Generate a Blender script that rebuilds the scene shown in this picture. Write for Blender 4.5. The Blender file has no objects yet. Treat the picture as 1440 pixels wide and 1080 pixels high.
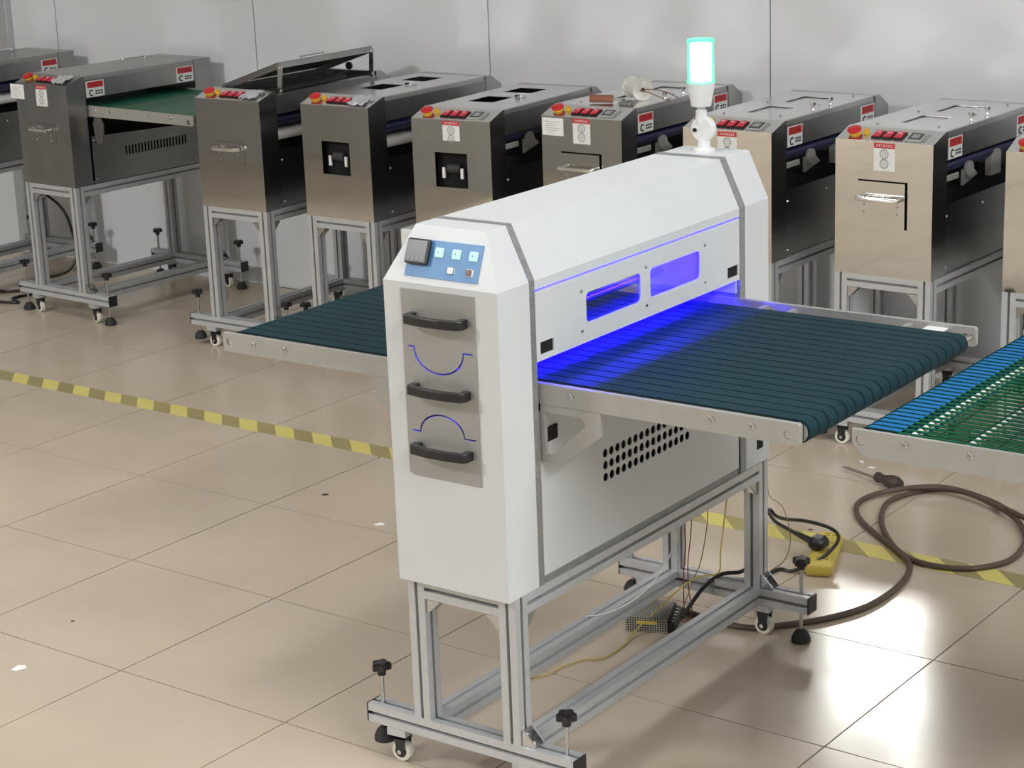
import bpy, math, random
from mathutils import Vector, Matrix
from mathutils.geometry import tessellate_polygon
random.seed(7)
scn = bpy.context.scene
C = scn.collection
PI = math.pi

# ------------------------------------------------------------------ camera
def make_camera():
    yaw, pit, rol, f = -0.6335, -0.2774, -0.0380, 2816.66
    fw = Vector((math.sin(yaw)*math.cos(pit), math.cos(yaw)*math.cos(pit), math.sin(pit)))
    r = Vector((math.cos(yaw), -math.sin(yaw), 0)); u = r.cross(fw)
    r2 = r*math.cos(rol) + u*math.sin(rol); u2 = -r*math.sin(rol) + u*math.cos(rol)
    cd = bpy.data.cameras.new('camera'); co = bpy.data.objects.new('camera', cd); C.objects.link(co)
    cd.sensor_fit = 'HORIZONTAL'; cd.sensor_width = 36.0; cd.lens = f*36.0/1440.0
    cd.clip_start = 0.05; cd.clip_end = 100
    m = Matrix((r2, u2, -fw)).transposed().to_4x4(); m.translation = Vector((2.3598, -2.8409, 1.8521))
    co.matrix_world = m
    scn.camera = co
make_camera()

# ------------------------------------------------------------------ world, lamps, exposure
w = bpy.data.worlds.new('daylight'); scn.world = w; w.use_nodes = True
w.node_tree.nodes['Background'].inputs['Color'].default_value = (0.86, 0.93, 1.0, 1)
w.node_tree.nodes['Background'].inputs['Strength'].default_value = 1.0
scn.view_settings.view_transform = 'Standard'; scn.view_settings.look = 'None'
scn.view_settings.gamma = 1.0; scn.view_settings.use_curve_mapping = False
scn.view_settings.exposure = -0.06
CEIL = 3.95
def ceiling_lamp(x, y, power, sx=1.2, sy=0.28, rz=0.0, col=(0.945, 0.98, 1.0), spread=180.0):
    l = bpy.data.lights.new('ceiling_lamp', 'AREA'); l.shape = 'RECTANGLE'; l.size = sx; l.size_y = sy
    l.energy = power; l.color = col; l.spread = math.radians(spread)
    o = bpy.data.objects.new('ceiling_lamp', l); C.objects.link(o); o.location = (x, y, CEIL-0.06); o.rotation_euler = (0, 0, rz)
LW = dict(spot=285.0, front=4.0, over=9.0, right=100.0)
ceiling_lamp(-3.45, -3.75, LW['spot'], 0.95, 0.85, col=(0.98, 0.99, 1.0))
for lx in (-5.0, -3.0, -0.6, 1.4, 3.4): ceiling_lamp(lx, -4.6, LW['front'], 0.5, 1.3)
for lx in (-4.2, -2.2, -0.2, 1.8): ceiling_lamp(lx, 0.2, LW['over'], 0.5, 1.3, spread=96.0)
for ly in (-2.6, -1.2, 0.2): ceiling_lamp(4.5, ly, LW['right'], 0.5, 1.3)
scn.cycles.blur_glossy = 0.0; scn.cycles.sample_clamp_indirect = 0.0

# ------------------------------------------------------------------ materials
MATS = {}
def mat(name, col, rough=0.5, metal=0.0, emit=None, estr=0.0, spec=0.5, alpha=None, coat=0.0):
    m = bpy.data.materials.new(name); m.use_nodes = True
    b = m.node_tree.nodes['Principled BSDF']
    b.inputs['Base Color'].default_value = (*col, 1); b.inputs['Roughness'].default_value = rough
    b.inputs['Metallic'].default_value = metal; b.inputs['Specular IOR Level'].default_value = spec
    b.inputs['Coat Weight'].default_value = coat
    if emit: b.inputs['Emission Color'].default_value = (*emit, 1); b.inputs['Emission Strength'].default_value = estr
    MATS[name] = m
    return m
def nodes(m): return m.node_tree.nodes, m.node_tree.links, m.node_tree.nodes['Principled BSDF']
def add_noise(m, c1, c2, scale, detail=3.0, bump=0.0, bscale=None, rough=None, stretch=(1, 1, 1), p0=0.35, p1=0.65):
    N, L, b = nodes(m)
    tc = N.new('ShaderNodeTexCoord'); mp = N.new('ShaderNodeMapping'); mp.inputs['Scale'].default_value = stretch
    L.new(tc.outputs['Object'], mp.inputs['Vector'])
    n = N.new('ShaderNodeTexNoise'); n.inputs['Scale'].default_value = scale; n.inputs['Detail'].default_value = detail
    L.new(mp.outputs['Vector'], n.inputs['Vector'])
    if c1 is not None:
        cr = N.new('ShaderNodeValToRGB'); cr.color_ramp.elements[0].position = p0; cr.color_ramp.elements[1].position = p1
        cr.color_ramp.elements[0].color = (*c1, 1); cr.color_ramp.elements[1].color = (*c2, 1)
        L.new(n.outputs['Fac'], cr.inputs['Fac']); L.new(cr.outputs['Color'], b.inputs['Base Color'])
    if rough:
        mr = N.new('ShaderNodeMapRange'); mr.inputs['To Min'].default_value = rough[0]; mr.inputs['To Max'].default_value = rough[1]
        L.new(n.outputs['Fac'], mr.inputs['Value']); L.new(mr.outputs['Result'], b.inputs['Roughness'])
    if bump:
        n2 = N.new('ShaderNodeTexNoise'); n2.inputs['Scale'].default_value = bscale or scale; n2.inputs['Detail'].default_value = 1.0
        L.new(mp.outputs['Vector'], n2.inputs['Vector'])
        bp = N.new('ShaderNodeBump'); bp.inputs['Strength'].default_value = bump; bp.inputs['Distance'].default_value = 0.02
        L.new(n2.outputs['Fac'], bp.inputs['Height']); L.new(bp.outputs['Normal'], b.inputs['Normal'])
    return m

add_noise(mat('white_paint', (0.66, 0.675, 0.68), 0.38), (0.62, 0.635, 0.642), (0.64, 0.655, 0.662), 6)
mat('white_inner', (0.7, 0.7, 0.72), 0.6)
add_noise(mat('grey_plate', (0.27, 0.28, 0.27), 0.45, 0.4), (0.25, 0.26, 0.25), (0.31, 0.32, 0.31), 30, stretch=(1, 1, 6))
add_noise(mat('aluminium', (0.53, 0.54, 0.55), 0.40, 0.4), (0.52, 0.53, 0.54), (0.55, 0.56, 0.57), 60)
add_noise(mat('brushed_plate', (0.52, 0.51, 0.49), 0.5, 0.45), (0.37, 0.365, 0.35), (0.39, 0.385, 0.37), 60, stretch=(1, 1, 8))
add_noise(mat('rail_metal', (0.39, 0.38, 0.355), 0.45, 0.3), (0.38, 0.37, 0.345), (0.40, 0.39, 0.365), 30)
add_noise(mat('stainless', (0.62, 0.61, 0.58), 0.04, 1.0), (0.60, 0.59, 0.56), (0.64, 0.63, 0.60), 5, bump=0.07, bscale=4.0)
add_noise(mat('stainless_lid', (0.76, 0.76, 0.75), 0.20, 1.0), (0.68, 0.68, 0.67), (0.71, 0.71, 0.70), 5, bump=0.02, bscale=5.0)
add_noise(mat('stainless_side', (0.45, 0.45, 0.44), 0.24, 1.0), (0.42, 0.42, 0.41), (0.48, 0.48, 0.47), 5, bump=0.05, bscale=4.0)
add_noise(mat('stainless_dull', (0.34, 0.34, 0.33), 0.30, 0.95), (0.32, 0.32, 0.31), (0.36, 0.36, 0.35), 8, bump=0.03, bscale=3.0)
mat('chrome', (0.85, 0.85, 0.85), 0.08, 1.0)
mat('steel', (0.55, 0.55, 0.55), 0.25, 1.0)
mat('black_plastic', (0.012, 0.012, 0.013), 0.35)
mat('black_rubber', (0.02, 0.02, 0.02), 0.7)
mat('black_void', (0.006, 0.006, 0.006), 0.9)  # black that stands in for the shade inside slots, holes and hollow bodies
mat('dark_inside', (0.03, 0.03, 0.03), 0.6)
mat('cream_wheel', (0.72, 0.70, 0.60), 0.5)
add_noise(mat('teal_belt', (0.010, 0.034, 0.043), 0.6), (0.009, 0.031, 0.039), (0.012, 0.038, 0.048), 14, stretch=(1, 6, 1), bump=0.0); MATS['teal_belt'].node_tree.nodes['Principled BSDF'].inputs['Specular IOR Level'].default_value = 0.10
add_noise(mat('green_belt', (0.0, 0.085, 0.045), 0.45), (0.0, 0.075, 0.038), (0.004, 0.11, 0.06), 10)
mat('navy_belt', (0.012, 0.013, 0.06), 0.45)
mat('mesh_green', (0.004, 0.085, 0.034), 0.6, spec=0.12)
mat('mesh_dark', (0.0, 0.035, 0.02), 0.6, spec=0.12)
mat('mesh_blue', (0.012, 0.14, 0.36), 0.6, spec=0.12)
mat('red_plastic', (0.55, 0.015, 0.02), 0.35)
mat('yellow_plastic', (0.75, 0.42, 0.03), 0.4)
mat('red_switch', (0.40, 0.01, 0.025), 0.3, emit=(1, 0.03, 0.08), estr=0.12)
mat('red_print', (0.55, 0.03, 0.035), 0.5)
mat('white_print', (0.78, 0.78, 0.76), 0.5)
mat('ink', (0.05, 0.05, 0.055), 0.6)
mat('ink_grey', (0.30, 0.30, 0.31), 0.6)
mat('dark_red_ink', (0.13, 0.004, 0.01), 0.5)
mat('panel_blue', (0.115, 0.27, 0.52), 0.45)
mat('meter_grey', (0.055, 0.058, 0.064), 0.25)
mat('brown_button', (0.16, 0.075, 0.06), 0.4)
mat('lit_green', (0.2, 0.7, 0.55), 0.4, emit=(0.32, 1.0, 0.80), estr=1.15)
mat('lit_white', (0.7, 0.8, 0.75), 0.4, emit=(0.75, 1.0, 0.92), estr=0.6)
mat('lens_core', (0.7, 1.0, 0.9), 0.3, emit=(0.75, 1.0, 0.92), estr=4.0)
mat('white_plastic', (0.78, 0.78, 0.77), 0.4)
mat('uv_lamp', (0.1, 0.1, 0.9), 0.4, emit=(0.014, 0.004, 1.0), estr=430.0)
mat('hose_brown', (0.095, 0.065, 0.047), 0.45)
mat('cable_black', (0.012, 0.011, 0.011), 0.4)
mat('wire_yellow', (0.55, 0.42, 0.10), 0.5)
mat('wire_white', (0.72, 0.72, 0.70), 0.5)
mat('wire_red', (0.22, 0.02, 0.03), 0.5)
mat('wire_olive', (0.25, 0.22, 0.10), 0.5)
add_noise(mat('strip_yellow', (0.66, 0.48, 0.06), 0.45), (0.55, 0.42, 0.07), (0.63, 0.49, 0.10), 20)
mat('handle_brown', (0.05, 0.036, 0.032), 0.5)
mat('blade_steel', (0.30, 0.26, 0.22), 0.4, 0.6)
mat('wood_red', (0.24, 0.085, 0.05), 0.45)
add_noise(mat('spool_white', (0.75, 0.72, 0.66), 0.6), (0.62, 0.58, 0.52), (0.80, 0.77, 0.72), 40)
mat('wire_copper', (0.20, 0.09, 0.07), 0.5)
mat('paper', (0.85, 0.84, 0.82), 0.7)
mat('display_grey', (0.42, 0.42, 0.40), 0.4)
mat('plastic_film', (0.45, 0.46, 0.47), 0.15)
mat('outlet_dark', (0.10, 0.07, 0.02), 0.6)
# tinted window pane
def glass_mat():
    m = bpy.data.materials.new('tinted_pane'); m.use_nodes = True; N = m.node_tree.nodes; L = m.node_tree.links
    for n in list(N): N.remove(n)
    o = N.new('ShaderNodeOutputMaterial'); mx = N.new('ShaderNodeMixShader'); t = N.new('ShaderNodeBsdfTransparent'); g = N.new('ShaderNodeBsdfGlossy')
    t.inputs['Color'].default_value = (0.90, 0.90, 0.92, 1); g.inputs['Roughness'].default_value = 0.03; g.inputs['Color'].default_value = (0.8, 0.8, 0.82, 1)
    mx.inputs['Fac'].default_value = 0.10
    L.new(t.outputs['BSDF'], mx.inputs[1]); L.new(g.outputs['BSDF'], mx.inputs[2]); L.new(mx.outputs['Shader'], o.inputs['Surface'])
    MATS['tinted_pane'] = m
glass_mat()
def lens_mat():
    m = bpy.data.materials.new('lens_shell'); m.use_nodes = True; N = m.node_tree.nodes; L = m.node_tree.links
    for n in list(N): N.remove(n)
    o = N.new('ShaderNodeOutputMaterial'); mx = N.new('ShaderNodeMixShader'); t = N.new('ShaderNodeBsdfTransparent'); p = N.new('ShaderNodeBsdfPrincipled')
    t.inputs['Color'].default_value = (0.72, 1.0, 0.90, 1); p.inputs['Base Color'].default_value = (0.16, 0.62, 0.42, 1); p.inputs['Roughness'].default_value = 0.2
    p.inputs['Emission Color'].default_value = (0.10, 0.75, 0.48, 1); p.inputs['Emission Strength'].default_value = 0.9
    mx.inputs['Fac'].default_value = 0.45
    L.new(t.outputs['BSDF'], mx.inputs[1]); L.new(p.outputs['BSDF'], mx.inputs[2]); L.new(mx.outputs['Shader'], o.inputs['Surface'])
    MATS['lens_shell'] = m
lens_mat()
# wall panels
add_noise(mat('wall_panel', (0.70, 0.715, 0.73), 0.32), (0.76, 0.775, 0.79), (0.79, 0.805, 0.82), 2.0, bump=0.02, bscale=2.5)
mat('wall_seam', (0.30, 0.30, 0.31), 0.6)
mat('room_wall', (0.42, 0.42, 0.42), 0.7)
mat('standin_grey', (0.65, 0.655, 0.63), 0.6)
mat('ceiling_white', (0.70, 0.70, 0.69), 0.8)
# floor tile
TT, TX, TY, TA = 0.5101, -0.8811, 0.5403, -0.0162
def floor_mats():
    m = mat('floor_tile', (0.55, 0.45, 0.34), 0.16, coat=0.0, spec=0.85)
    N, L, b = nodes(m)
    geo = N.new('ShaderNodeNewGeometry')
    n = N.new('ShaderNodeTexNoise'); n.inputs['Scale'].default_value = 2.2; n.inputs['Detail'].default_value = 4
    L.new(geo.outputs['Position'], n.inputs['Vector'])
    cr = N.new('ShaderNodeValToRGB'); cr.color_ramp.elements[0].color = (0.50, 0.407, 0.31, 1); cr.color_ramp.elements[1].color = (0.56, 0.463, 0.355, 1)
    cr.color_ramp.elements[0].position = 0.3; cr.color_ramp.elements[1].position = 0.7
    L.new(n.outputs['Fac'], cr.inputs['Fac']); L.new(cr.outputs['Color'], b.inputs['Base Color'])
    n3 = N.new('ShaderNodeTexNoise'); n3.inputs['Scale'].default_value = 9; n3.inputs['Detail'].default_value = 5
    L.new(geo.outputs['Position'], n3.inputs['Vector'])
    mr = N.new('ShaderNodeMapRange'); mr.inputs['To Min'].default_value = 0.17; mr.inputs['To Max'].default_value = 0.28
    L.new(n3.outputs['Fac'], mr.inputs['Value']); L.new(mr.outputs['Result'], b.inputs['Roughness'])
    n2 = N.new('ShaderNodeTexNoise'); n2.inputs['Scale'].default_value = 5.0
    L.new(geo.outputs['Position'], n2.inputs['Vector'])
    bp = N.new('ShaderNodeBump'); bp.inputs['Strength'].default_value = 0.03; bp.inputs['Distance'].default_value = 0.02
    L.new(n2.outputs['Fac'], bp.inputs['Height']); L.new(bp.outputs['Normal'], b.inputs['Normal'])
    # base under and beyond the laid tiles: same ceramic with dark joints on the same grid
    g = mat('floor_base', (0.5, 0.42, 0.32), 0.25); N, L, b = nodes(g)
    geo = N.new('ShaderNodeNewGeometry'); mp = N.new('ShaderNodeMapping'); mp.vector_type = 'TEXTURE'
    mp.inputs['Location'].default_value = (TX, TY, 0); mp.inputs['Rotation'].default_value = (0, 0, TA); mp.inputs['Scale'].default_value = (TT, TT, 1)
    L.new(geo.outputs['Position'], mp.inputs['Vector'])
    sx = N.new('ShaderNodeSeparateXYZ'); L.new(mp.outputs['Vector'], sx.inputs['Vector'])
    prev = None
    for ax in ('X', 'Y'):
        a = N.new('ShaderNodeMath'); a.operation = 'PINGPONG'; a.inputs[1].default_value = 0.5; L.new(sx.outputs[ax], a.inputs[0])
        c = N.new('ShaderNodeMath'); c.operation = 'LESS_THAN'; c.inputs[1].default_value = 0.006; L.new(a.outputs[0], c.inputs[0])
        if prev is None: prev = c
        else:
            mxm = N.new('ShaderNodeMath'); mxm.operation = 'MAXIMUM'; L.new(prev.outputs[0], mxm.inputs[0]); L.new(c.outputs[0], mxm.inputs[1]); prev = mxm
    mc = N.new('ShaderNodeMix'); mc.data_type = 'RGBA'; mc.inputs['A'].default_value = (0.50, 0.42, 0.325, 1); mc.inputs['B'].default_value = (0.045, 0.033, 0.022, 1)
    L.new(prev.outputs[0], mc.inputs['Factor']); L.new(mc.outputs['Result'], b.inputs['Base Color'])
floor_mats()
def tape_mat():
    m = mat('hazard_tape', (0.6, 0.5, 0.1), 0.4); N, L, b = nodes(m)
    tc = N.new('ShaderNodeTexCoord'); s = N.new('ShaderNodeSeparateXYZ'); L.new(tc.outputs['Object'], s.inputs['Vector'])
    a = N.new('ShaderNodeMath'); a.operation = 'ADD'; L.new(s.outputs['X'], a.inputs[0]); L.new(s.outputs['Y'], a.inputs[1])
    d = N.new('ShaderNodeMath'); d.operation = 'MULTIPLY'; d.inputs[1].default_value = 1/0.158; L.new(a.outputs[0], d.inputs[0])
    f = N.new('ShaderNodeMath'); f.operation = 'FRACT'; L.new(d.outputs[0], f.inputs[0])
    g = N.new('ShaderNodeMath'); g.operation = 'GREATER_THAN'; g.inputs[1].default_value = 0.5; L.new(f.outputs[0], g.inputs[0])
    nz = N.new('ShaderNodeTexNoise'); nz.inputs['Scale'].default_value = 1.1; L.new(tc.outputs['Object'], nz.inputs['Vector'])
    cr = N.new('ShaderNodeValToRGB'); cr.color_ramp.elements[0].color = (0.20, 0.16, 0.09, 1); cr.color_ramp.elements[1].color = (0.46, 0.39, 0.15, 1)
    L.new(nz.outputs['Fac'], cr.inputs['Fac'])
    mc = N.new('ShaderNodeMix'); mc.data_type = 'RGBA'; mc.inputs['A'].default_value = (0.66, 0.57, 0.17, 1)
    L.new(cr.outputs['Color'], mc.inputs['B']); L.new(g.outputs[0], mc.inputs['Factor']); L.new(mc.outputs['Result'], b.inputs['Base Color'])
tape_mat()
def perforated_mat():
    m = mat('perforated_metal', (0.3, 0.3, 0.28), 0.5, 0.3); N, L, b = nodes(m)
    tc = N.new('ShaderNodeTexCoord'); v = N.new('ShaderNodeTexVoronoi'); v.inputs['Scale'].default_value = 170; v.inputs['Randomness'].default_value = 0.0
    L.new(tc.outputs['Object'], v.inputs['Vector'])
    c = N.new('ShaderNodeMath'); c.operation = 'LESS_THAN'; c.inputs[1].default_value = 0.36; L.new(v.outputs['Distance'], c.inputs[0])
    mc = N.new('ShaderNodeMix'); mc.data_type = 'RGBA'; mc.inputs['A'].default_value = (0.36, 0.34, 0.29, 1); mc.inputs['B'].default_value = (0.02, 0.02, 0.02, 1)
    L.new(c.outputs[0], mc.inputs['Factor']); L.new(mc.outputs['Result'], b.inputs['Base Color'])
perforated_mat()

# ------------------------------------------------------------------ mesh builder
class MB:
    def __init__(s): s.v = []; s.f = []; s.m = []; s.cur = 0
    def add(s, vs, fs):
        o = len(s.v); s.v += [tuple(p) for p in vs]
        for f in fs: s.f.append([i+o for i in f]); s.m.append(s.cur)
        return s
    def mat(s, i): s.cur = i; return s
    def box(s, x0, y0, z0, x1, y1, z1, b=0.0):
        if b <= 0:
            vs = [(x, y, z) for z in (z0, z1) for y in (y0, y1) for x in (x0, x1)]
            return s.add(vs, [(0, 2, 3, 1), (4, 5, 7, 6), (0, 1, 5, 4), (2, 6, 7, 3), (0, 4, 6, 2), (1, 3, 7, 5)])
        X, Y, Z = (x0, x1), (y0, y1), (z0, z1); vs = []; idx = {}
        for i in (0, 1):
            for j in (0, 1):
                for k in (0, 1):
                    sx, sy, sz = (b if i == 0 else -b), (b if j == 0 else -b), (b if k == 0 else -b)
                    for ax in range(3):
                        p = [X[i], Y[j], Z[k]]
                        if ax != 0: p[0] += sx
                        if ax != 1: p[1] += sy
                        if ax != 2: p[2] += sz
                        idx[(i, j, k, ax)] = len(vs); vs.append(tuple(p))
        F = []
        for ax in range(3):
            o1, o2 = [a for a in range(3) if a != ax]
            for side in (0, 1):
                q = []
                for (a, c) in ((0, 0), (1, 0), (1, 1), (0, 1)):
                    key = [0, 0, 0]; key[ax] = side; key[o1] = a; key[o2] = c; q.append(idx[(*key, ax)])
                flip = (side == 0) != (ax == 1)
                F.append(q[::-1] if flip else q)
        for ax in range(3):
            o1, o2 = [a for a in range(3) if a != ax]
            for a in (0, 1):
                for c in (0, 1):
                    k0 = [0, 0, 0]; k0[o1] = a; k0[o2] = c; k1 = list(k0); k1[ax] = 1
                    F.append([idx[(*k0, o1)], idx[(*k1, o1)], idx[(*k1, o2)], idx[(*k0, o2)]])
        for i in (0, 1):
            for j in (0, 1):
                for k in (0, 1): F.append([idx[(i, j, k, 0)], idx[(i, j, k, 1)], idx[(i, j, k, 2)]])
        return s.add(vs, F)
    def prism(s, poly, axis, a, b, holes=()):
        """poly in the plane across axis (x: (y,z), y: (x,z), z: (x,y)); holes cut through"""
        def P(p, t): return {'x': (t, p[0], p[1]), 'y': (p[0], t, p[1]), 'z': (p[0], p[1], t)}[axis]
        loops = [list(poly)] + [list(h) for h in holes]
        flat = [p for l in loops for p in l]; n = len(flat)
        vs = [P(p, a) for p in flat] + [P(p, b) for p in flat]
        if holes:
            tri = tessellate_polygon([[Vector((p[0], p[1], 0)) for p in l] for l in loops])
            F = [list(t) for t in tri] + [[i+n for i in t][::-1] for t in tri]
        else: F = [list(range(n)), list(range(2*n-1, n-1, -1))]
        o = 0
        for l in loops:
            k = len(l)
            for i in range(k):
                j = (i+1) % k; F.append([o+i, o+j, o+j+n, o+i+n])
            o += k
        return s.add(vs, F)
    def cyl(s, p0, p1, r0, n=16, r1=None, caps=True):
        p0, p1 = Vector(p0), Vector(p1); r1 = r0 if r1 is None else r1
        d = (p1-p0).normalized(); t = Vector((0, 0, 1)) if abs(d.z) < 0.9 else Vector((1, 0, 0))
        u = d.cross(t).normalized(); w_ = d.cross(u)
        vs = []
        for p, r in ((p0, r0), (p1, r1)):
            for i in range(n):
                a = 2*PI*i/n; vs.append(p + u*(r*math.cos(a)) + w_*(r*math.sin(a)))
        F = [[i, (i+1) % n, n+(i+1) % n, n+i] for i in range(n)]
        if caps: F += [list(range(n))[::-1], list(range(n, 2*n))]
        return s.add(vs, F)
    def lathe(s, prof, base, axis='z', n=20):
        """prof: list of (radius, height)"""
        vs = []; F = []; bx, by, bz = base
        for r, h in prof:
            for i in range(n):
                a = 2*PI*i/n; c, d = r*math.cos(a), r*math.sin(a)
                vs.append({'z': (bx+c, by+d, bz+h), 'y': (bx+c, by+h, bz+d), 'x': (bx+h, by+c, bz+d)}[axis])
        for k in range(len(prof)-1):
            for i in range(n):
                j = (i+1) % n; F.append([k*n+i, k*n+j, (k+1)*n+j, (k+1)*n+i])
        F.append(list(range(n))[::-1]); F.append(list(range((len(prof)-1)*n, len(prof)*n)))
        return s.add(vs, F)
    def tube(s, pts, r, n=8, closed=False):
        P = [Vector(p) for p in pts]; N = len(P); vs = []; F = []; up = None
        for i, p in enumerate(P):
            a = P[(i-1) % N] if (closed or i > 0) else P[i]; b = P[(i+1) % N] if (closed or i < N-1) else P[i]
            d = (b-a).normalized()
            if up is None: up = Vector((0, 0, 1)) if abs(d.z) < 0.9 else Vector((1, 0, 0))
            u = (up - d*up.dot(d)).normalized(); up = u; w_ = d.cross(u)
            for k in range(n):
                t = 2*PI*k/n; vs.append(p + u*(r*math.cos(t)) + w_*(r*math.sin(t)))
        for i in range(N if closed else N-1):
            for k in range(n):
                j = (k+1) % n; i2 = (i+1) % N; F.append([i*n+k, i*n+j, i2*n+j, i2*n+k])
        if not closed: F += [list(range(n))[::-1], list(range((N-1)*n, N*n))]
        return s.add(vs, F)
    def xf(s, M):
        s.v = [tuple(M @ Vector(p)) for p in s.v]; return s
    def build(s, name, mats, parent=None, smooth=False, loc=None, rz=None, bevel=0.0, kind=None):
        me = bpy.data.meshes.new(name); me.from_pydata(s.v, [], s.f)
        if not isinstance(mats, (list, tuple)): mats = [mats]
        for k in mats: me.materials.append(MATS[k])
        if len(mats) > 1: me.polygons.foreach_set('material_index', s.m)
        import bmesh
        bm = bmesh.new(); bm.from_mesh(me); bmesh.ops.recalc_face_normals(bm, faces=bm.faces); bm.to_mesh(me); bm.free()
        if smooth:
            me.polygons.foreach_set('use_smooth', [True]*len(me.polygons))
            me.set_sharp_from_angle(angle=math.radians(38))
        me.update()
        o = bpy.data.objects.new(name, me); C.objects.link(o)
        if parent: o.parent = parent
        if loc: o.location = loc
        if rz: o.rotation_euler = (0, 0, rz)
        if bevel:
            bv = o.modifiers.new('bevel', 'BEVEL'); bv.width = bevel; bv.segments = 2; bv.limit_method = 'ANGLE'; bv.angle_limit = math.radians(35)
        if kind: o['kind'] = kind
        return o
def rep(o, name, parent, loc=(0, 0, 0), rot=(0, 0, 0)):
    c = bpy.data.objects.new(name, o.data); C.objects.link(c); c.parent = parent; c.location = loc; c.rotation_euler = rot
    return c
def empty(name, loc=(0, 0, 0), rz=0.0):
    o = bpy.data.objects.new(name, None); C.objects.link(o); o.location = loc; o.rotation_euler = (0, 0, rz); o.empty_display_size = 0.1
    return o
def tag(o, label, cat, group=None):
    o['label'] = label; o['category'] = cat
    if group: o['group'] = group
    return o
def smooth_path(pts, k=6):
    P = [Vector(p) for p in pts]; out = []
    for i in range(len(P)-1):
        a = P[max(i-1, 0)]; b = P[i]; c = P[i+1]; d = P[min(i+2, len(P)-1)]
        for j in range(k):
            t = j/k; out.append(0.5*((2*b) + (c-a)*t + (2*a-5*b+4*c-d)*t*t + (3*b-3*c+d-a)*t**3))
    out.append(P[-1]); return out
def rrect(x0, z0, x1, z1, r, n=4):
    pts = []
    for cx, cz, a0 in ((x1-r, z0+r, -PI/2), (x1-r, z1-r, 0), (x0+r, z1-r, PI/2), (x0+r, z0+r, PI)):
        for i in range(n+1): a = a0 + PI/2*i/n; pts.append((cx+r*math.cos(a), cz+r*math.sin(a)))
    return pts
def circle(cx, cz, r, n=14): return [(cx+r*math.cos(2*PI*i/n), cz+r*math.sin(2*PI*i/n)) for i in range(n)]

# ------------------------------------------------------------------ the room
WY = 3.137
def struct(o): o['kind'] = 'structure'; return o
fl = struct(MB().box(-7, -7, -0.3, 5, WY+0.1, -0.003).build('floor', 'floor_base'))
ca, sa = math.cos(TA), math.sin(TA)
tile0 = None
for i in range(-11, 7):
    for j in range(-4, 6):
        cx_, cy_ = TX + TT*((i+.5)*ca-(j+.5)*sa), TY + TT*((i+.5)*sa+(j+.5)*ca)
        if cx_ < -6.2 or cx_ > 2.6 or cy_ < -1.3 or cy_ > WY+0.2: continue
        if tile0 is None:
            h = TT/2-0.0017
            tile0 = MB().box(-h, -h, -0.003, h, h, 0.0).build('tile', 'floor_tile', fl); o = tile0
        else: o = rep(tile0, 'tile', fl)
        o.location = (cx_, cy_, 0); o.rotation_euler = (0, 0, TA)
# back wall: panels with joints
wall = struct(MB().box(-7, WY+0.02, 0, 5, WY+0.10, CEIL).build('wall_back', 'wall_seam'))
seams = [-7.0, -5.585, -4.415, -3.245, -2.076, -0.906, 0.264, 1.434, 2.604, 3.774, 5.0]
for a, b in zip(seams[:-1], seams[1:]): MB().box(a+0.0025, WY, 0, b-0.0025, WY+0.02, CEIL).build('wall_panel', 'wall_panel', wall)
struct(MB().box(-4.765, WY-0.035, 0, -4.70, WY, 1.9, 0.004).build('trim_1', 'aluminium'))
struct(MB().box(-7.1, -7, 0, -7, WY, CEIL).build('wall_left', 'room_wall'))
struct(MB().box(5, -7, 0, 5.1, WY, CEIL).build('wall_right', 'room_wall'))
struct(MB().box(-7, -7.1, 0, 5, -7, CEIL).build('wall_front', 'room_wall'))
struct(MB().box(-7, -1.06, 0, -3.25, -1.0, 1.15).build('reflection_standin', 'standin_grey'))  # unseen stand-in for machines opposite, added for reflections in the steel fronts
struct(MB().box(-7, -7, CEIL, 5, WY+0.1, CEIL+0.1).build('ceiling', 'ceiling_white'))
# floor tape
tp = MB().box(-4.2, -0.041, 0.0002, 4.4, 0.041, 0.0009).build('floor_tape', 'hazard_tape')
tp.location = (-1.37, 1.6, 0); tp.rotation_euler = (0, 0, -0.0155)
tag(tp, 'worn yellow and black hazard tape stuck along the beige tiled floor', 'floor tape')

# ------------------------------------------------------------------ shared hardware
def slot_profile(h=0.020, s=0.0038, lip=0.003, wd=0.0085, dp=0.0125):
    side = [(-h, -h), (-s, -h), (-s, -h+lip), (-wd, -h+lip), (-wd, -h+lip+0.003), (-s, -h+dp), (s, -h+dp), (wd, -h+lip+0.003), (wd, -h+lip), (s, -h+lip), (s, -h)]
    out = []
    for k in range(4):
        c, d = round(math.cos(PI/2*k)), round(math.sin(PI/2*k)); out += [(x*c-y*d, x*d+y*c) for x, y in side]
    return out
def extrusion(name, axis, a, b, c1, c2, parent, metal='aluminium'):
    """slotted 40 mm profile along axis from a to b, centred at (c1,c2) in the other two axes"""
    return MB().prism([(p[0]+c1, p[1]+c2) for p in slot_profile()], axis, a, b).build(name, metal, parent)
KN = {}
def hw(key, fn):
    if key not in KN: KN[key] = fn(); KN[key].name = 'src'
    return KN[key]
def place_hw(key, fn, name, parent, loc, rot=(0, 0, 0)):
    """shared-mesh copy of a small hardware piece built once at the origin"""
    if key not in KN:
        o = fn(); KN[key] = o.data; o.name = name; o.parent = parent; o.location = loc; o.rotation_euler = rot
        return o
    o = bpy.data.objects.new(name, KN[key]); C.objects.link(o); o.parent = parent; o.location = loc; o.rotation_euler = rot
    return o
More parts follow.
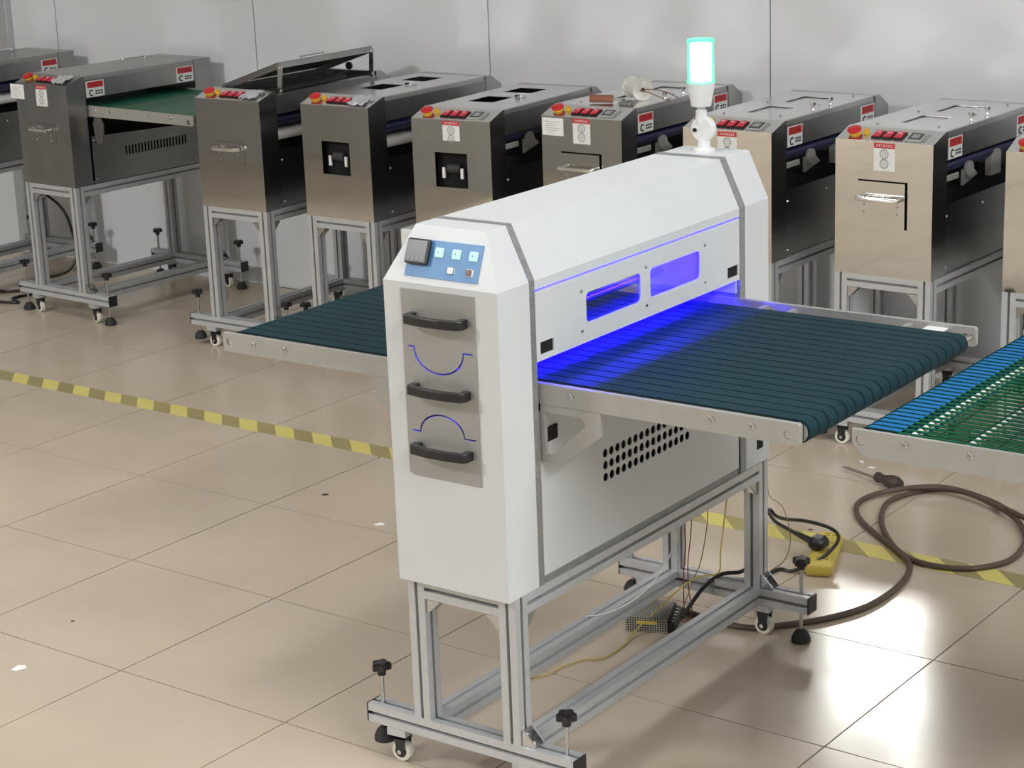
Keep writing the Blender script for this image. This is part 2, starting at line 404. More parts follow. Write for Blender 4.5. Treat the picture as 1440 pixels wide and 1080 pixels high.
def knob_mesh():
    pts = []
    for i in range(30):
        a = 2*PI*i/30; r = 0.0175+0.0035*math.cos(5*a); pts.append((r*math.cos(a), r*math.sin(a)))
    m = MB().prism(pts, 'z', 0.0, 0.013).cyl((0, 0, -0.012), (0, 0, 0.002), 0.009, 14)
    m.prism([(p[0]*.8, p[1]*.8) for p in pts], 'z', 0.013, 0.0155)
    return m.build('knob', 'black_plastic', smooth=True)
def rod_mesh(low): return MB().cyl((0, 0, low), (0, 0, 0.065), 0.0042, 10).build('leveling_foot', 'steel', smooth=True)
def pad_mesh(): return MB().lathe([(0.019, 0.0), (0.0225, 0.002), (0.022, 0.012), (0.016, 0.024), (0.009, 0.030)], (0, 0, 0)).build('foot_pad', 'black_rubber', smooth=True)
def caster_mesh(): return (MB().box(-0.017, -0.017, 0.058, 0.017, 0.017, 0.061).prism([(-0.013, 0.058), (0.015, 0.058), (0.010, 0.022), (-0.004, 0.014), (-0.009, 0.022)], 'y', -0.0125, -0.010)
                           .prism([(-0.013, 0.058), (0.015, 0.058), (0.010, 0.022), (-0.004, 0.014), (-0.009, 0.022)], 'y', 0.010, 0.0125).box(-0.013, -0.0125, 0.05, 0.015, 0.0125, 0.058)
                           .cyl((0, -0.0098, 0.022), (0, 0.0098, 0.022), 0.0135, 16).build('caster', 'black_plastic'))
def wheel_mesh(): return MB().lathe([(0.010, -0.009), (0.0205, -0.009), (0.022, -0.007), (0.022, 0.007), (0.0205, 0.009), (0.010, 0.009)], (0, 0, 0.022), 'y', 22).build('wheel', 'cream_wheel', smooth=True)
def hub_mesh(): return MB().lathe([(0.0, -0.0150), (0.005, -0.0150), (0.005, 0.0150), (0.0, 0.0150)], (0, 0, 0.022), 'y', 10).build('hub', 'steel')
def corner_mesh():   # triangular cast corner bracket in the x-z plane
    m = MB().prism([(0, 0), (0.032, 0), (0.032, 0.005), (0.006, 0.032), (0, 0.032)], 'y', -0.016, -0.0125).prism([(0, 0), (0.032, 0), (0.032, 0.005), (0.006, 0.032), (0, 0.032)], 'y', 0.0125, 0.016)
    m.box(0, -0.016, 0, 0.032, 0.016, 0.003).box(0, -0.016, 0, 0.003, 0.016, 0.032).cyl((0.017, 0, 0.003), (0.017, 0, 0.009), 0.006, 10).cyl((0.003, 0, 0.017), (0.009, 0, 0.017), 0.006, 10)
    return m.build('corner_bracket', 'steel')
def foot(parent, x, y, pad_z=0.0, zbar=0.117, knob_z=None):
    kz = zbar+0.073 if knob_z is None else knob_z
    pz = pad_z or 0.0; rod = place_hw(('rod', pz), lambda: rod_mesh(pz+0.018-zbar), 'leveling_foot', parent, (x, y, zbar))
    place_hw('knob', knob_mesh, 'knob', rod, (0, 0, kz-zbar), (0, 0, random.uniform(0, 2)))
    if pad_z is not None: place_hw('pad', pad_mesh, 'foot_pad', rod, (0, 0, pad_z-zbar))
    return rod
def caster(parent, x, y, rz=0.0):
    c = place_hw('caster', caster_mesh, 'caster', parent, (x, y, 0), (0, 0, rz))
    place_hw('wheel', wheel_mesh, 'wheel', c, (0, 0, 0)); place_hw('hub', hub_mesh, 'hub', c, (0, 0, 0))
    MB().box(-0.022, -0.022, 0.061, 0.022, 0.022, 0.0765).build('caster_plate', 'aluminium', c)
def frame(parent, W, L, xl, xr, ztop, pads, feet_x, casters_x, zb=0.077):
    zt = zb+0.04
    for x in (0.02, W-0.02):
        for y in (0.02, L-0.02): extrusion('frame_leg', 'z', zt, ztop, x, y, parent)
    for y in (0.02, L-0.02):
        extrusion('frame_rail', 'x', 0.04, W-0.04, y, ztop-0.02, parent)
        fb = extrusion('foot_bar', 'x', xl, xr, y, zb+0.02, parent)
        for x0, x1 in ((xl-0.004, xl), (xr, xr+0.004)): MB().box(x0, y-0.0205, zb-0.0005, x1, y+0.0205, zt+0.0005, 0.001).build('end_cap', 'black_plastic', fb)
    for x in (0.02, W-0.02):
        extrusion('frame_rail', 'y', 0.04, L-0.04, x, ztop-0.02, parent)
        extrusion('frame_rail', 'y', 0.04, L-0.04, x, zb+0.02, parent)
    for i, y in enumerate((0.02, L-0.02)):
        for j, x in enumerate(feet_x): foot(parent, x, y, pads[i*2+j])
        for x in casters_x: caster(parent, x, y, random.uniform(-0.25, 0.25))
    for y in (0.02, L-0.02):
        place_hw('corner', corner_mesh, 'corner_bracket', parent, (0.04, y, ztop-0.04), (0, PI/2, 0))
        place_hw('corner', corner_mesh, 'corner_bracket', parent, (W-0.04, y, ztop-0.04), (0, PI, 0))
        place_hw('corner', corner_mesh, 'corner_bracket', parent, (W, y, zt), (0, 0, 0))
    for x in (0.02, W-0.02):
        place_hw('corner', corner_mesh, 'corner_bracket', parent, (x, L-0.04, ztop-0.04), (0, PI, PI/2))
        place_hw('corner', corner_mesh, 'corner_bracket', parent, (x, 0.04, ztop-0.04), (0, PI, -PI/2))
def screw(parent, loc, rot, r=0.006, material='steel'):
    return place_hw(('screw', r, material), lambda: MB().lathe([(r, 0), (r, 0.002), (r*0.75, 0.0032), (r*0.45, 0.0032), (r*0.45, 0.001)], (0, 0, 0), 'z', 12).build('screw', material, smooth=True), 'screw', parent, loc, rot)
RX_P, RX_M = (0, PI/2, 0), (0, -PI/2, 0)      # facing +x / -x
RY_M, RY_P = (PI/2, 0, 0), (-PI/2, 0, 0)      # facing -y / +y

# ------------------------------------------------------------------ the white machine
def white_machine():
    M = empty('conveyor_machine'); W, L = 0.2604, 0.9883
    tag(M, 'white painted conveyor machine with teal belts, blue glow inside and green lamp on top', 'machine')
    frame(M, W, L, -0.1222, 0.3827, 0.419, (0.033, 0.033, 0.03, 0.0), (-0.098, 0.357), (-0.052, 0.262))
    XL, XR, T0, T1, zs, zt, zb = -0.005, 0.260, 0.047, 0.212, 1.02, 1.123, 0.419
    # near end cap with front opening
    ya, yb, yt = -0.018, 0.082, 0.024
    c = MB(); ox0, ox1, oz0, oz1 = 0.050, 0.198, 0.656, 0.996
    c.prism([(XL, zb), (XR, zb), (XR, zs), (XL, zs)], 'y', ya, ya+0.0015, holes=[[(ox0, oz0), (ox0, oz1), (ox1, oz1), (ox1, oz0)]])
    vs = [(XL, ya, zs), (XR, ya, zs), (T1, yt, zt), (T0, yt, zt), (XL, yb, zs), (XR, yb, zs), (T1, yb, zt), (T0, yb, zt), (XL, ya, zb), (XR, ya, zb), (XL, yb, zb), (XR, yb, zb)]
    c.add(vs, [(0, 1, 2, 3), (3, 2, 6, 7), (1, 5, 6, 2), (0, 3, 7, 4), (1, 9, 11, 5), (0, 4, 10, 8), (8, 10, 11, 9)])
    c.build('end_cap', 'white_paint', M, bevel=0.003)
    # grey plates between caps and body (near one open in the middle so the inner light reaches the doors)
    oct_ = [(XL, 0.40), (XR, 0.40), (XR, zs+0.002), (T1, zt+0.001), (T0, zt+0.001), (XL, zs+0.002)]
    MB().prism(oct_, 'y', 0.0825, 0.0995, holes=[[(0.03, 0.60), (0.03, 1.04), (0.23, 1.04), (0.23, 0.60)]]).build('side_plate', 'grey_plate', M)
    MB().prism(oct_, 'y', 0.866, 0.8895).build('side_plate', 'grey_plate', M)
    # far end cap
    MB().prism([(XL, zb), (XR, zb), (XR, zs), (T1, zt), (T0, zt), (XL, zs)], 'y', 0.890, 0.996).build('end_cap', 'white_paint', M, bevel=0.003)
    MB().box(XR-0.001, 0.939, 0.455, XR+0.0010, 0.966, 0.478).build('grip_slot', 'black_void', M)
    # hood sheet between the plates
    t = 0.003
    outer = [(0.2595, 1.0015), (0.2595, zs), (T1, zt), (T0, zt), (0.0, zs), (0.0, 0.863)]
    inner = [(0.003, 0.863), (0.003, zs-0.001), (T0+0.002, zt-t), (T1-0.002, zt-t), (0.2565, zs-0.001), (0.2565, 1.0015)]
    MB().prism(outer+inner, 'y', 0.100, 0.8655).build('hood', 'white_paint', M)
    # front cover with two windows
    h1 = rrect(0.270, 0.901, 0.466, 0.9605, 0.010); h2 = rrect(0.5025, 0.901, 0.698, 0.9605, 0.010)
    s1 = [(0.113, 0.8745), (0.157, 0.8745), (0.157, 0.8985), (0.113, 0.8985)]; s2 = [(0.814, 0.8745), (0.859, 0.8745), (0.859, 0.8985), (0.814, 0.8985)]
    fc = MB().prism([(0.1005, 0.863), (0.8652, 0.863), (0.8652, 0.9985), (0.1005, 0.9985)], 'x', 0.2565, 0.2595, holes=[h1, h2, s1, s2]).build('front_cover', 'white_paint', M)
    for y0, y1 in ((0.263, 0.473), (0.496, 0.705)): MB().box(0.2535, y0, 0.894, 0.2562, y1, 0.967).build('window_pane', 'tinted_pane', fc)
    for y0, y1 in ((0.111, 0.159), (0.812, 0.861)): MB().box(0.2480, y0, 0.8725, 0.2563, y1, 0.9005).build('grip_slot', 'black_void', fc)
    for y in (0.2515, 0.4855, 0.718):
        for z in (0.889, 0.968): screw(fc, (0.2595, y, z), RX_P, 0.0036)
    # lower side panel with three rows of vent holes
    holes = [circle(0.3275+0.02255*i, 0.62-0.025*k, 0.0092, 12) for k in range(3) for i in range(15)]
    lp = MB().prism([(0.105, 0.434), (0.862, 0.434), (0.862, 0.765), (0.105, 0.765)], 'x', 0.2545, 0.2570, holes=holes).build('lower_panel', 'white_paint', M)
    MB().box(0.035, 0.104, 0.43, 0.225, 0.862, 0.74).build('inner_box', 'black_void', M)
    MB().box(0.003, 0.105, 0.434, 0.006, 0.862, 0.765).build('lower_panel', 'white_paint', M)
    MB().box(0.004, 0.1005, 0.419, 0.2555, 0.8655, 0.4335).build('base_plate', 'grey_plate', M)
    # unseen rods added to shade a band on the belt, added reflector, lamp inside
    for gx in (0.200, 0.0594): MB().cyl((gx, 0.104, 0.864), (gx, 0.861, 0.864), 0.0085, 14).build('shade_rod', 'steel', M, smooth=True)
    MB().box(0.008, 0.8618, 0.832, 0.252, 0.8652, 0.995).build('glow_reflector', 'white_inner', M)
    lx, lz = 0.115, 0.9118
    lt = MB().cyl((lx, 0.13, lz), (lx, 0.84, lz), 0.004, 10).build('lamp_tube', 'uv_lamp', M, smooth=True)
    for y0, y1 in ((0.1005, 0.13), (0.84, 0.8615)): MB().cyl((lx, y0, lz), (lx, y1, lz), 0.007, 10).build('lamp_socket', 'black_plastic', lt)
    # front door plates with curved joints
    def arc(cx, cz, rx, rz, up, n=18):
        return [(cx - rx*math.cos(PI*i/n), cz + (1 if up else -1)*rz*math.sin(PI*i/n)) for i in range(n+1)]
    x0, x1, zt_, zl = 0.038, 0.2085, 1.0085, 0.6435; g = 0.0014
    def cut(cz, cx, rx, rz, up, off):
        # boundary polyline from left to right, shifted by off
        r = -off if not up else off
        return [(x0, cz+off)] + arc(cx, cz+off, rx+(r if True else 0), rz, up) + [(x1, cz+off)]
    c1u = [(x0, 0.8985+g)] + arc(0.1215, 0.8985+g, 0.058-g, 0.047, False) + [(x1, 0.8985+g)]
    c1l = [(x0, 0.8985-g)] + arc(0.1215, 0.8985-g, 0.058+g, 0.047, False) + [(x1, 0.8985-g)]
    c2u = [(x0, 0.7330+g)] + arc(0.1220, 0.7330+g, 0.052+g, 0.038, True) + [(x1, 0.7330+g)]
    c2l = [(x0, 0.7330-g)] + arc(0.1220, 0.7330-g, 0.052-g, 0.038, True) + [(x1, 0.7330-g)]
    doors = [c1u + [(x1, zt_), (x0, zt_)], c2u + c1l[::-1], [(x0, zl+0.004), (x0+0.012, zl), (x1, zl)] + c2l[::-1]]
    for poly, hz in zip(doors, (0.957, 0.8200, 0.7030)):
        d = MB().prism(poly, 'y', ya-0.0028, ya-0.0005).build('door_plate', 'brushed_plate', M)
        yp = ya-0.0028; a, b = 0.058, 0.194
        path_o = [(a, yp), (a, yp-0.020), (a+0.006, yp-0.028), (a+0.045, yp-0.034), (b-0.045, yp-0.034), (b-0.006, yp-0.028), (b, yp-0.020), (b, yp)]
        path_i = [(b-0.016, yp), (b-0.016, yp-0.016), (b-0.045, yp-0.022), (a+0.045, yp-0.022), (a+0.016, yp-0.016), (a+0.016, yp)]
        MB().prism(path_o+path_i, 'z', hz-0.009, hz+0.009).build('handle', 'black_plastic', d, bevel=0.002)
    # control panel on the slope: local frame (x, along slope, out)
    e = Vector((0, 0.042, 0.103)).normalized(); n = Vector((1, 0, 0)).cross(e)
    R = Matrix((Vector((1, 0, 0)), e, n)).transposed().to_4x4(); R.translation = Vector((0, ya, zs))
    cp = MB().box(0.0445, 0.013, 0.0002, 0.2132, 0.0838, 0.0022).build('control_panel', 'panel_blue', M); cp.matrix_local = R
    me = MB().box(0.0445, 0.0352, 0.0022, 0.0975, 0.0830, 0.013, 0.003).mat(1).box(0.0485, 0.0400, 0.0130, 0.0935, 0.0790, 0.0136)
    me.mat(2)
    for k in range(4): me.box(0.0515+0.0105*k, 0.0430, 0.0136, 0.0580+0.0105*k, 0.0470, 0.0142)
    me.box(0.0525, 0.0745, 0.0136, 0.0900, 0.0758, 0.0140)
    me.build('meter', ['black_plastic', 'meter_grey', 'ink_grey'], cp)
    for bx, by, mt, sz in ((0.1176, 0.0617, 'lit_green', 0.0075), (0.1572, 0.0617, 'lit_green', 0.0075), (0.1965, 0.0617, 'lit_green', 0.0075), (0.1508, 0.0308, 'lit_white', 0.0052), (0.1926, 0.0308, 'brown_button', 0.0055)):
        fr = MB().box(bx-sz-0.0015, by-sz-0.0015, 0.0022, bx+sz+0.0015, by+sz+0.0015, 0.0042)
        fr.mat(1).box(bx-sz, by-sz, 0.0042, bx+sz, by+sz, 0.0078, 0.0008)
        fr.mat(2)
        if mt == 'lit_green': fr.box(bx-0.002, by-0.002, 0.0078, bx+0.002, by+0.002, 0.0080)
        fr.build('push_button', [('white_print' if sz > 0.007 or mt == 'brown_button' else 'ink_grey'), mt, 'ink_grey'], cp)
        if sz < 0.007: MB().box(bx+sz+0.0015, by-sz, 0.0022, bx+sz+0.0035, by+sz, 0.003).build('button_mark', 'white_print', cp)
    # conveyor rails
    for (y0, y1, out) in ((0.104, 0.116, -1), (0.857, 0.869, 1)):
        rh = [circle(0.784, 0.800, 0.0085), circle(-0.537, 0.803, 0.0085)]
        rail = MB().prism([(-0.5554, 0.782), (0.803, 0.782), (0.8069, 0.786), (0.8069, 0.818), (0.803, 0.822), (-0.5554, 0.822)], 'y', y0, y1, holes=rh).build('conveyor_rail', 'rail_metal', M)
        yy = y0 if out < 0 else y1; rot = RY_M if out < 0 else RY_P
        for sx in (0.332, 0.633, 0.715, -0.467, -0.381): screw(rail, (sx, yy, 0.806), rot, 0.0062)
        for sx, sz in ((0.784, 0.800), (-0.537, 0.803)): MB().cyl((sx, y0+0.003, sz), (sx, y1-0.002, sz), 0.0083, 12).build('shaft_end', 'steel', rail)
    for sx, z in ((0.40, 0.8115), (0.665, 0.8115), (0.33, 0.8115), (-0.30, 0.8115)):
        MB().box(sx-0.006, 0.118, z-0.004, sx+0.006, 0.8565, z+0.004).build('cross_bar', 'rail_metal', M)
    MB().box(0.704, 0.800, 0.812, 0.748, 0.8565, 0.815).build('paper_tab', 'white_plastic', M)
    # end rollers and belts
    cr_, cl_, zc, rr = 0.797, -0.521, 0.8030, 0.0185
    for cx in (cr_, cl_): MB().cyl((cx, 0.119, zc), (cx, 0.798, zc), rr, 24).cyl((cx, 0.1165, zc), (cx, 0.8565, zc), 0.006, 12).build('end_roller', 'steel', M, smooth=True)
    MB().box(-0.50, 0.120, 0.8205, 0.78, 0.797, 0.8212).build('belt_bed', 'black_rubber', M)
    def belt(y0, y1):
        prof = []
        for r in (rr+0.0026, rr+0.0004):
            lp_ = [(cr_ + r*math.sin(PI*i/12), zc + r*math.cos(PI*i/12)) for i in range(13)] + [(cl_ - r*math.sin(PI*i/12), zc - r*math.cos(PI*i/12)) for i in range(13)]
            prof.append(lp_)
        n_ = 26; vs = []
        for r in prof:
            for y in (y0, y1): vs += [(p[0], y, p[1]) for p in r]
        F = []
        for i in range(n_):
            j = (i+1) % n_
            F += [(i, j, n_+j, n_+i), (2*n_+i, 3*n_+i, 3*n_+j, 2*n_+j), (i, 2*n_+i, 2*n_+j, j), (n_+i, n_+j, 3*n_+j, 3*n_+i)]
        return MB().add(vs, F)
    for k in range(19):
        y0 = 0.1215+0.0355*k; belt(y0+0.0020, y0+0.0355-0.0020).build('belt_strip', 'teal_belt', M, smooth=True)
    # triangular support brackets
    for y0, y1 in ((0.104, 0.112), (0.861, 0.869)):
        for sgn in (1, -1):
            def X(x): return x if sgn > 0 else 0.2554-x
            out = [(X(0.2605), 0.7815), (X(0.396), 0.7815), (X(0.396), 0.735), (X(0.306), 0.667), (X(0.2605), 0.667)]
            hole = [(X(0.270), 0.764), (X(0.272), 0.7665), (X(0.348), 0.7665), (X(0.358), 0.762), (X(0.362), 0.752), (X(0.290), 0.684), (X(0.276), 0.680), (X(0.270), 0.684)]
            MB().prism(out, 'y', y0, y1, holes=[hole]).build('rail_bracket', 'rail_metal', M)
    MB().box(0.2571, 0.116, 0.700, 0.2600, 0.160, 0.728).build('grip_slot', 'black_void', M)
    # signal tower
    sx, sy = 0.127, 0.945
    st = MB().lathe([(0.0, 1.123), (0.024, 1.123), (0.024, 1.128), (0.015, 1.131), (0.013, 1.150), (0.0, 1.150)], (sx, sy, 0)).build('signal_light', 'white_plastic', M, smooth=True)
    MB().lathe([(0.0, -0.010), (0.026, -0.010), (0.028, -0.007), (0.028, 0.007), (0.026, 0.010), (0.0, 0.010)], (sx, sy, 1.172), 'y', 28).cyl((sx-0.017, sy-0.012, 1.172), (sx-0.017, sy-0.009, 1.172), 0.004, 10).build('pivot_joint', 'white_plastic', st, smooth=True)
    MB().lathe([(0.0, -0.003), (0.0045, -0.003), (0.0045, 0.001), (0.0, 0.001)], (sx-0.016, sy-0.0115, 1.170), 'y', 10).build('pivot_hole', 'black_void', st)
    MB().lathe([(0.0, 1.185), (0.0125, 1.185), (0.0125, 1.212), (0.009, 1.214), (0.009, 1.222), (0.0, 1.222)], (sx-0.006, sy, 0)).build('stem', 'white_plastic', st, smooth=True)
    MB().lathe([(0.0, 1.220), (0.022, 1.222), (0.030, 1.268), (0.030, 1.273), (0.0, 1.273)], (sx-0.006, sy, 0), n=28).build('housing', 'white_plastic', st, smooth=True)
    MB().lathe([(0.0, 1.273), (0.0315, 1.273), (0.0315, 1.276), (0.0295, 1.279), (0.0285, 1.355), (0.0305, 1.360), (0.0290, 1.3675), (0.0, 1.3685)], (sx-0.006, sy, 0), n=28).build('lens', 'lens_shell', st, smooth=True)
    MB().lathe([(0.0, 1.276), (0.024, 1.276), (0.024, 1.358), (0.0, 1.360)], (sx-0.006, sy, 0), n=24).build('lamp_core', 'lens_core', st, smooth=True)
    return M
white_machine()

# ------------------------------------------------------------------ stainless machines along the wall
BW, ZB = 0.307, 0.530
def small_print(m, x0, x1, z0, z1, n, y, wob=0.5):
    s_ = (x1-x0)/n
    for i in range(n):
        a = x0+s_*i+s_*0.12; b = x0+s_*(i+1)-s_*0.12; h = z1-z0
        m.box(a, y-0.0003, z0, b, y, z0+h*0.16).box(a, y-0.0003, z1-h*0.16, b, y, z1).box((a+b)/2-s_*0.06, y-0.0003, z0, (a+b)/2+s_*0.06, y, z1)
        if i % 2: m.box(a, y-0.0003, (z0+z1)/2-h*0.07, b, y, (z0+z1)/2+h*0.07)
def steel_machine(loc, rz, label, lid='panes', door='door', estop=True, film=False, paper=False, skirt_sticker=(True, True), bits=True, mat_front='stainless', zt=0.92, lower='panel', front_sticker=True, dull=False, knobs=True, white_strip=False, bars=(-0.08, 0.37)):
    M = empty('steel_laminator', (loc[0], loc[1], 0), rz); tag(M, label, 'machine', 'stainless machines along the wall')
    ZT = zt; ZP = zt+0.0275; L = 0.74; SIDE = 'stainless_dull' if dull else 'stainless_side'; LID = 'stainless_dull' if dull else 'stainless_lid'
    frame(M, BW, L, bars[0], bars[1], ZB, (0.0, 0.0, 0.0, 0.0) if dull else (0.02, 0.0, 0.0, 0.0), (bars[0]+0.024, bars[1]-0.024), (bars[0]+0.10, bars[1]-0.10))
    # front cap: sheet with opening, sloped control face, sides
    hx0, hx1, hz0, hz1 = (0.074, 0.230, 0.672, 0.809) if door == 'door' else (0.088, 0.214, 0.683, 0.797)
    if door == 'dull_door': hx0, hx1, hz0, hz1 = 0.088, 0.222, 0.69, 0.77
    c = MB()
    c.prism([(0, ZB), (BW, ZB), (BW, ZT), (0, ZT)], 'y', 0, 0.0015, holes=[[(hx0, hz0), (hx0, hz1), (hx1, hz1), (hx1, hz0)]])
    c.mat(1); c.add([(0, 0, ZT), (BW, 0, ZT), (BW, 0.080, ZP), (0, 0.080, ZP), (BW, 0.0885, ZP), (0, 0.0885, ZP)], [(0, 1, 2, 3), (3, 2, 4, 5)])
    c.mat(2)
    for x in (0, BW): c.add([(x, 0.0015, ZB), (x, 0.0885, ZB), (x, 0.0885, ZP), (x, 0.080, ZP), (x, 0.0015, ZT)], [(0, 1, 2, 3, 4)])
    c.add([(0, 0.0015, ZB), (BW, 0.0015, ZB), (BW, 0.0885, ZB), (0, 0.0885, ZB)], [(0, 1, 2, 3)])
    c.mat(3); c.add([(0.001, 0.0885, ZB), (BW-0.001, 0.0885, ZB), (BW-0.001, 0.0885, ZP-0.001), (0.001, 0.0885, ZP-0.001)], [(0, 1, 2, 3)])
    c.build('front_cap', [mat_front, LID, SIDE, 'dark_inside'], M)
    MB().tube([(0.001, -0.0005, ZT), (BW-0.001, -0.0005, ZT)], 0.0016, 6).build('front_edge', 'chrome' if not dull else 'stainless_dull', M)
    # door
    if door in ('door', 'dull_door'):
        dw = 0.004 if door == 'door' else 0.0006
        d = MB().box(hx0+0.0005, -0.004 if door == 'door' else -0.001, hz0+0.0005, hx1-dw*1.6, 0.0, hz1-dw).build('door', mat_front, M)
        hz = (hz0+hz1)/2+0.018; yf = -0.004; a, b = hx0+0.013, hx1-0.022
        MB().tube(smooth_path([(a, yf, hz), (a, yf-0.020, hz), (a+0.006, yf-0.026, hz), (b-0.006, yf-0.026, hz), (b, yf-0.020, hz), (b, yf, hz)], 3), 0.0065, 10).build('handle', 'chrome', d, smooth=True)
        for sx in (a+0.008, b-0.008):
            for sz in (hz-0.02, hz-0.042): screw(d, (sx, yf+0.0005, sz), RY_M, 0.0035)
    else:
        o = MB().box(hx0-0.01, 0.03, hz0-0.01, hx1+0.01, 0.032, hz1+0.01).build('opening_back', 'black_void', M)
        for x0 in (hx0+0.018, hx1-0.036): MB().box(x0, 0.012, hz0+0.028, x0+0.010, 0.018, hz0+0.062).build('guide_block', 'white_plastic', M)
        MB().cyl((hx0+0.04, 0.022, hz0+0.06), (hx1-0.04, 0.022, hz0+0.06), 0.016, 14).build('gear_roller', 'dark_inside', M, smooth=True)  # roller coloured dark to stand for the shade inside the opening
    # control slope: local frame
    e = Vector((0, 0.080, 0.0275)).normalized(); n = Vector((1, 0, 0)).cross(e)
    R = Matrix((Vector((1, 0, 0)), e, n)).transposed().to_4x4(); R.translation = Vector((0, 0, ZT))
    es = MB().lathe([(0.0165, 0.0), (0.0172, 0.002), (0.0162, 0.005), (0.011, 0.008)], (0.043, 0.038, 0.0005), n=18).build('emergency_stop', 'yellow_plastic', M, smooth=True); es.matrix_local = R
    MB().lathe([(0.010, 0.007), (0.0185, 0.008), (0.0210, 0.011), (0.0200, 0.016), (0.014, 0.019), (0.0, 0.0195)], (0.043, 0.038, 0.0005), n=20).build('button_head', 'red_plastic', es, smooth=True)
    if not film or True:
        ks = MB().lathe([(0.010, 0.0), (0.010, 0.005), (0.0065, 0.006), (0.0065, 0.013), (0.0, 0.014)], (0.077, 0.045, 0.0005), n=14).build('key_switch', 'yellow_plastic', M, smooth=True); ks.matrix_local = R
    for k in range(3):
        x0 = 0.104+0.0335*k
        s_ = MB().box(x0, 0.018, 0.0005, x0+0.030, 0.058, 0.004).mat(1).box(x0+0.003, 0.021, 0.004, x0+0.027, 0.055, 0.0075, 0.001)
        s_.mat(2).box(x0+0.009, 0.041, 0.0075, x0+0.012, 0.049, 0.0079).box(x0+0.016, 0.041, 0.0075, x0+0.019, 0.049, 0.0079)
        o = s_.build('rocker_switch', ['black_plastic', 'red_switch', 'white_print'], M); o.matrix_local = R
    if film:
        vs = []; nx, ny = 8, 6; rnd = random.Random(int(loc[0]*100))
        for j in range(ny+1):
            for i in range(nx+1): vs.append((0.205+0.075*i/nx+rnd.uniform(-.004, .004), 0.006+0.066*j/ny+rnd.uniform(-.004, .004), 0.003+rnd.uniform(0, .010)))
        o = MB().add(vs, [(j*(nx+1)+i, j*(nx+1)+i+1, (j+1)*(nx+1)+i+1, (j+1)*(nx+1)+i) for j in range(ny) for i in range(nx)]).build('plastic_film', 'plastic_film', M); o.matrix_local = R
    else:
        o = MB().box(0.211, 0.014, 0.0005, 0.262, 0.063, 0.004).mat(1).box(0.217, 0.020, 0.004, 0.256, 0.057, 0.005).mat(2).box(0.225, 0.028, 0.005, 0.248, 0.049, 0.0056).build('display', ['display_grey', 'meter_grey', 'ink_grey'], M); o.matrix_local = R
        MB().box(0.266, 0.016, 0.0006, 0.272, 0.061, 0.002).build('strip', 'ink_grey', M).matrix_local = R
    # front caution sticker
    if front_sticker:
        s_ = MB().box(0.123, -0.0009, 0.837, 0.189, -0.0001, ZT-0.003).mat(1).box(0.123, -0.0012, ZT-0.018, 0.189, -0.0009, ZT-0.003)
        o = s_.build('caution_sticker', ['white_print', 'red_print'], M)
        p = MB(); small_print(p, 0.129, 0.183, ZT-0.0135, ZT-0.0075, 7, -0.0012)
        p.mat(1)
        for cz in (ZT-0.034, ZT-0.062):
            p.tube([(q[0], -0.0010, q[1]) for q in circle(0.156, cz, 0.0125, 20)], 0.0015, 4, True).tube([(q[0], -0.0010, q[1]) for q in circle(0.156, cz, 0.0065, 16)], 0.0008, 4, True)
            p.box(0.1525, -0.0014, cz-0.001, 0.1595, -0.0009, cz+0.001)
        p.build('print', ['white_print', 'ink_grey'], o)
    if paper:
        o = MB().box(0.004, -0.0012, 0.858, 0.086, -0.0004, ZT-0.006).build('paper_note', 'paper', M)
        if dull: o.location = (-0.035, 0, 0.0); 
        p = MB()
        for k in range(6): p.box(0.012+(0.006 if k % 2 else 0), -0.0015, ZT-0.018-0.007*k, 0.074-0.01*(k % 3), -0.0012, ZT-0.0168-0.007*k)
        p.build('print', 'ink_grey', o)
    # far cap
    MB().prism([(0.6505, ZB), (L, ZB), (L, ZP if dull else ZT-0.01), (L-(0.001 if dull else 0.06), ZP), (0.6505, ZP)], 'x', 0, BW).build('rear_cap', SIDE, M)
    # hood: top with window openings, rounded shoulder, rear side
    y0, y1 = 0.090, 0.650
    sh = [(BW-0.003, ZP-0.0163), (BW-0.0042, ZP-0.003), (BW-0.0065, ZP-0.0008)]
    H = MB()
    if lid == 'open':
        H.box(0.0, y0, ZP-0.10, 0.003, y1, ZP).box(0.0, y0, ZP-0.02, 0.03, y1, ZP-0.001).box(BW-0.022, y0, ZP-0.016, BW-0.003, y1, ZP-0.012).box(0.003, y0, ZP-0.055, BW-0.004, y1, ZP-0.052)
        H.build('hood', [SIDE], M)
        ang = math.atan2(0.092, 0.28)
        lo = MB().box(0.0, 0.145, -0.003, 0.29, 0.668, 0.0).box(0.287, 0.145, -0.022, 0.29, 0.668, 0.0).box(0.0, 0.145, -0.022, 0.29, 0.148, 0.0).box(0.0, 0.665, -0.022, 0.29, 0.668, 0.0).build('lid', 'stainless_dull', M)
        lo.location = (0.018, -0.02, ZP+0.003); lo.rotation_euler = (0, -ang, 0)
        MB().tube(smooth_path([(0.20, 0.38, 0), (0.20, 0.38, 0.018), (0.20, 0.385, 0.022), (0.20, 0.495, 0.022), (0.20, 0.50, 0.018), (0.20, 0.50, 0)], 3), 0.004, 8).build('lid_handle', 'chrome', lo, smooth=True)
        for yy in (0.118, 0.626):
            a = MB().prism([(BW-0.016, ZP-0.02), (BW+0.004, ZP-0.02), (BW+0.010, ZP+0.088), (BW-0.008, ZP+0.088)], 'y', yy, yy+0.006).build('support_arm', 'stainless_lid', M)
            for sz in (ZP-0.005, ZP+0.075): screw(a, (BW+0.0, yy, sz), RY_M, 0.005, 'chrome')
        MB().lathe([(0.0, 0), (0.013, 0), (0.015, 0.004), (0.013, 0.012), (0.0, 0.012)], (BW-0.05, 0.55, ZP+0.03), 'y', 12).build('clamp_knob', 'black_plastic', M, smooth=True)
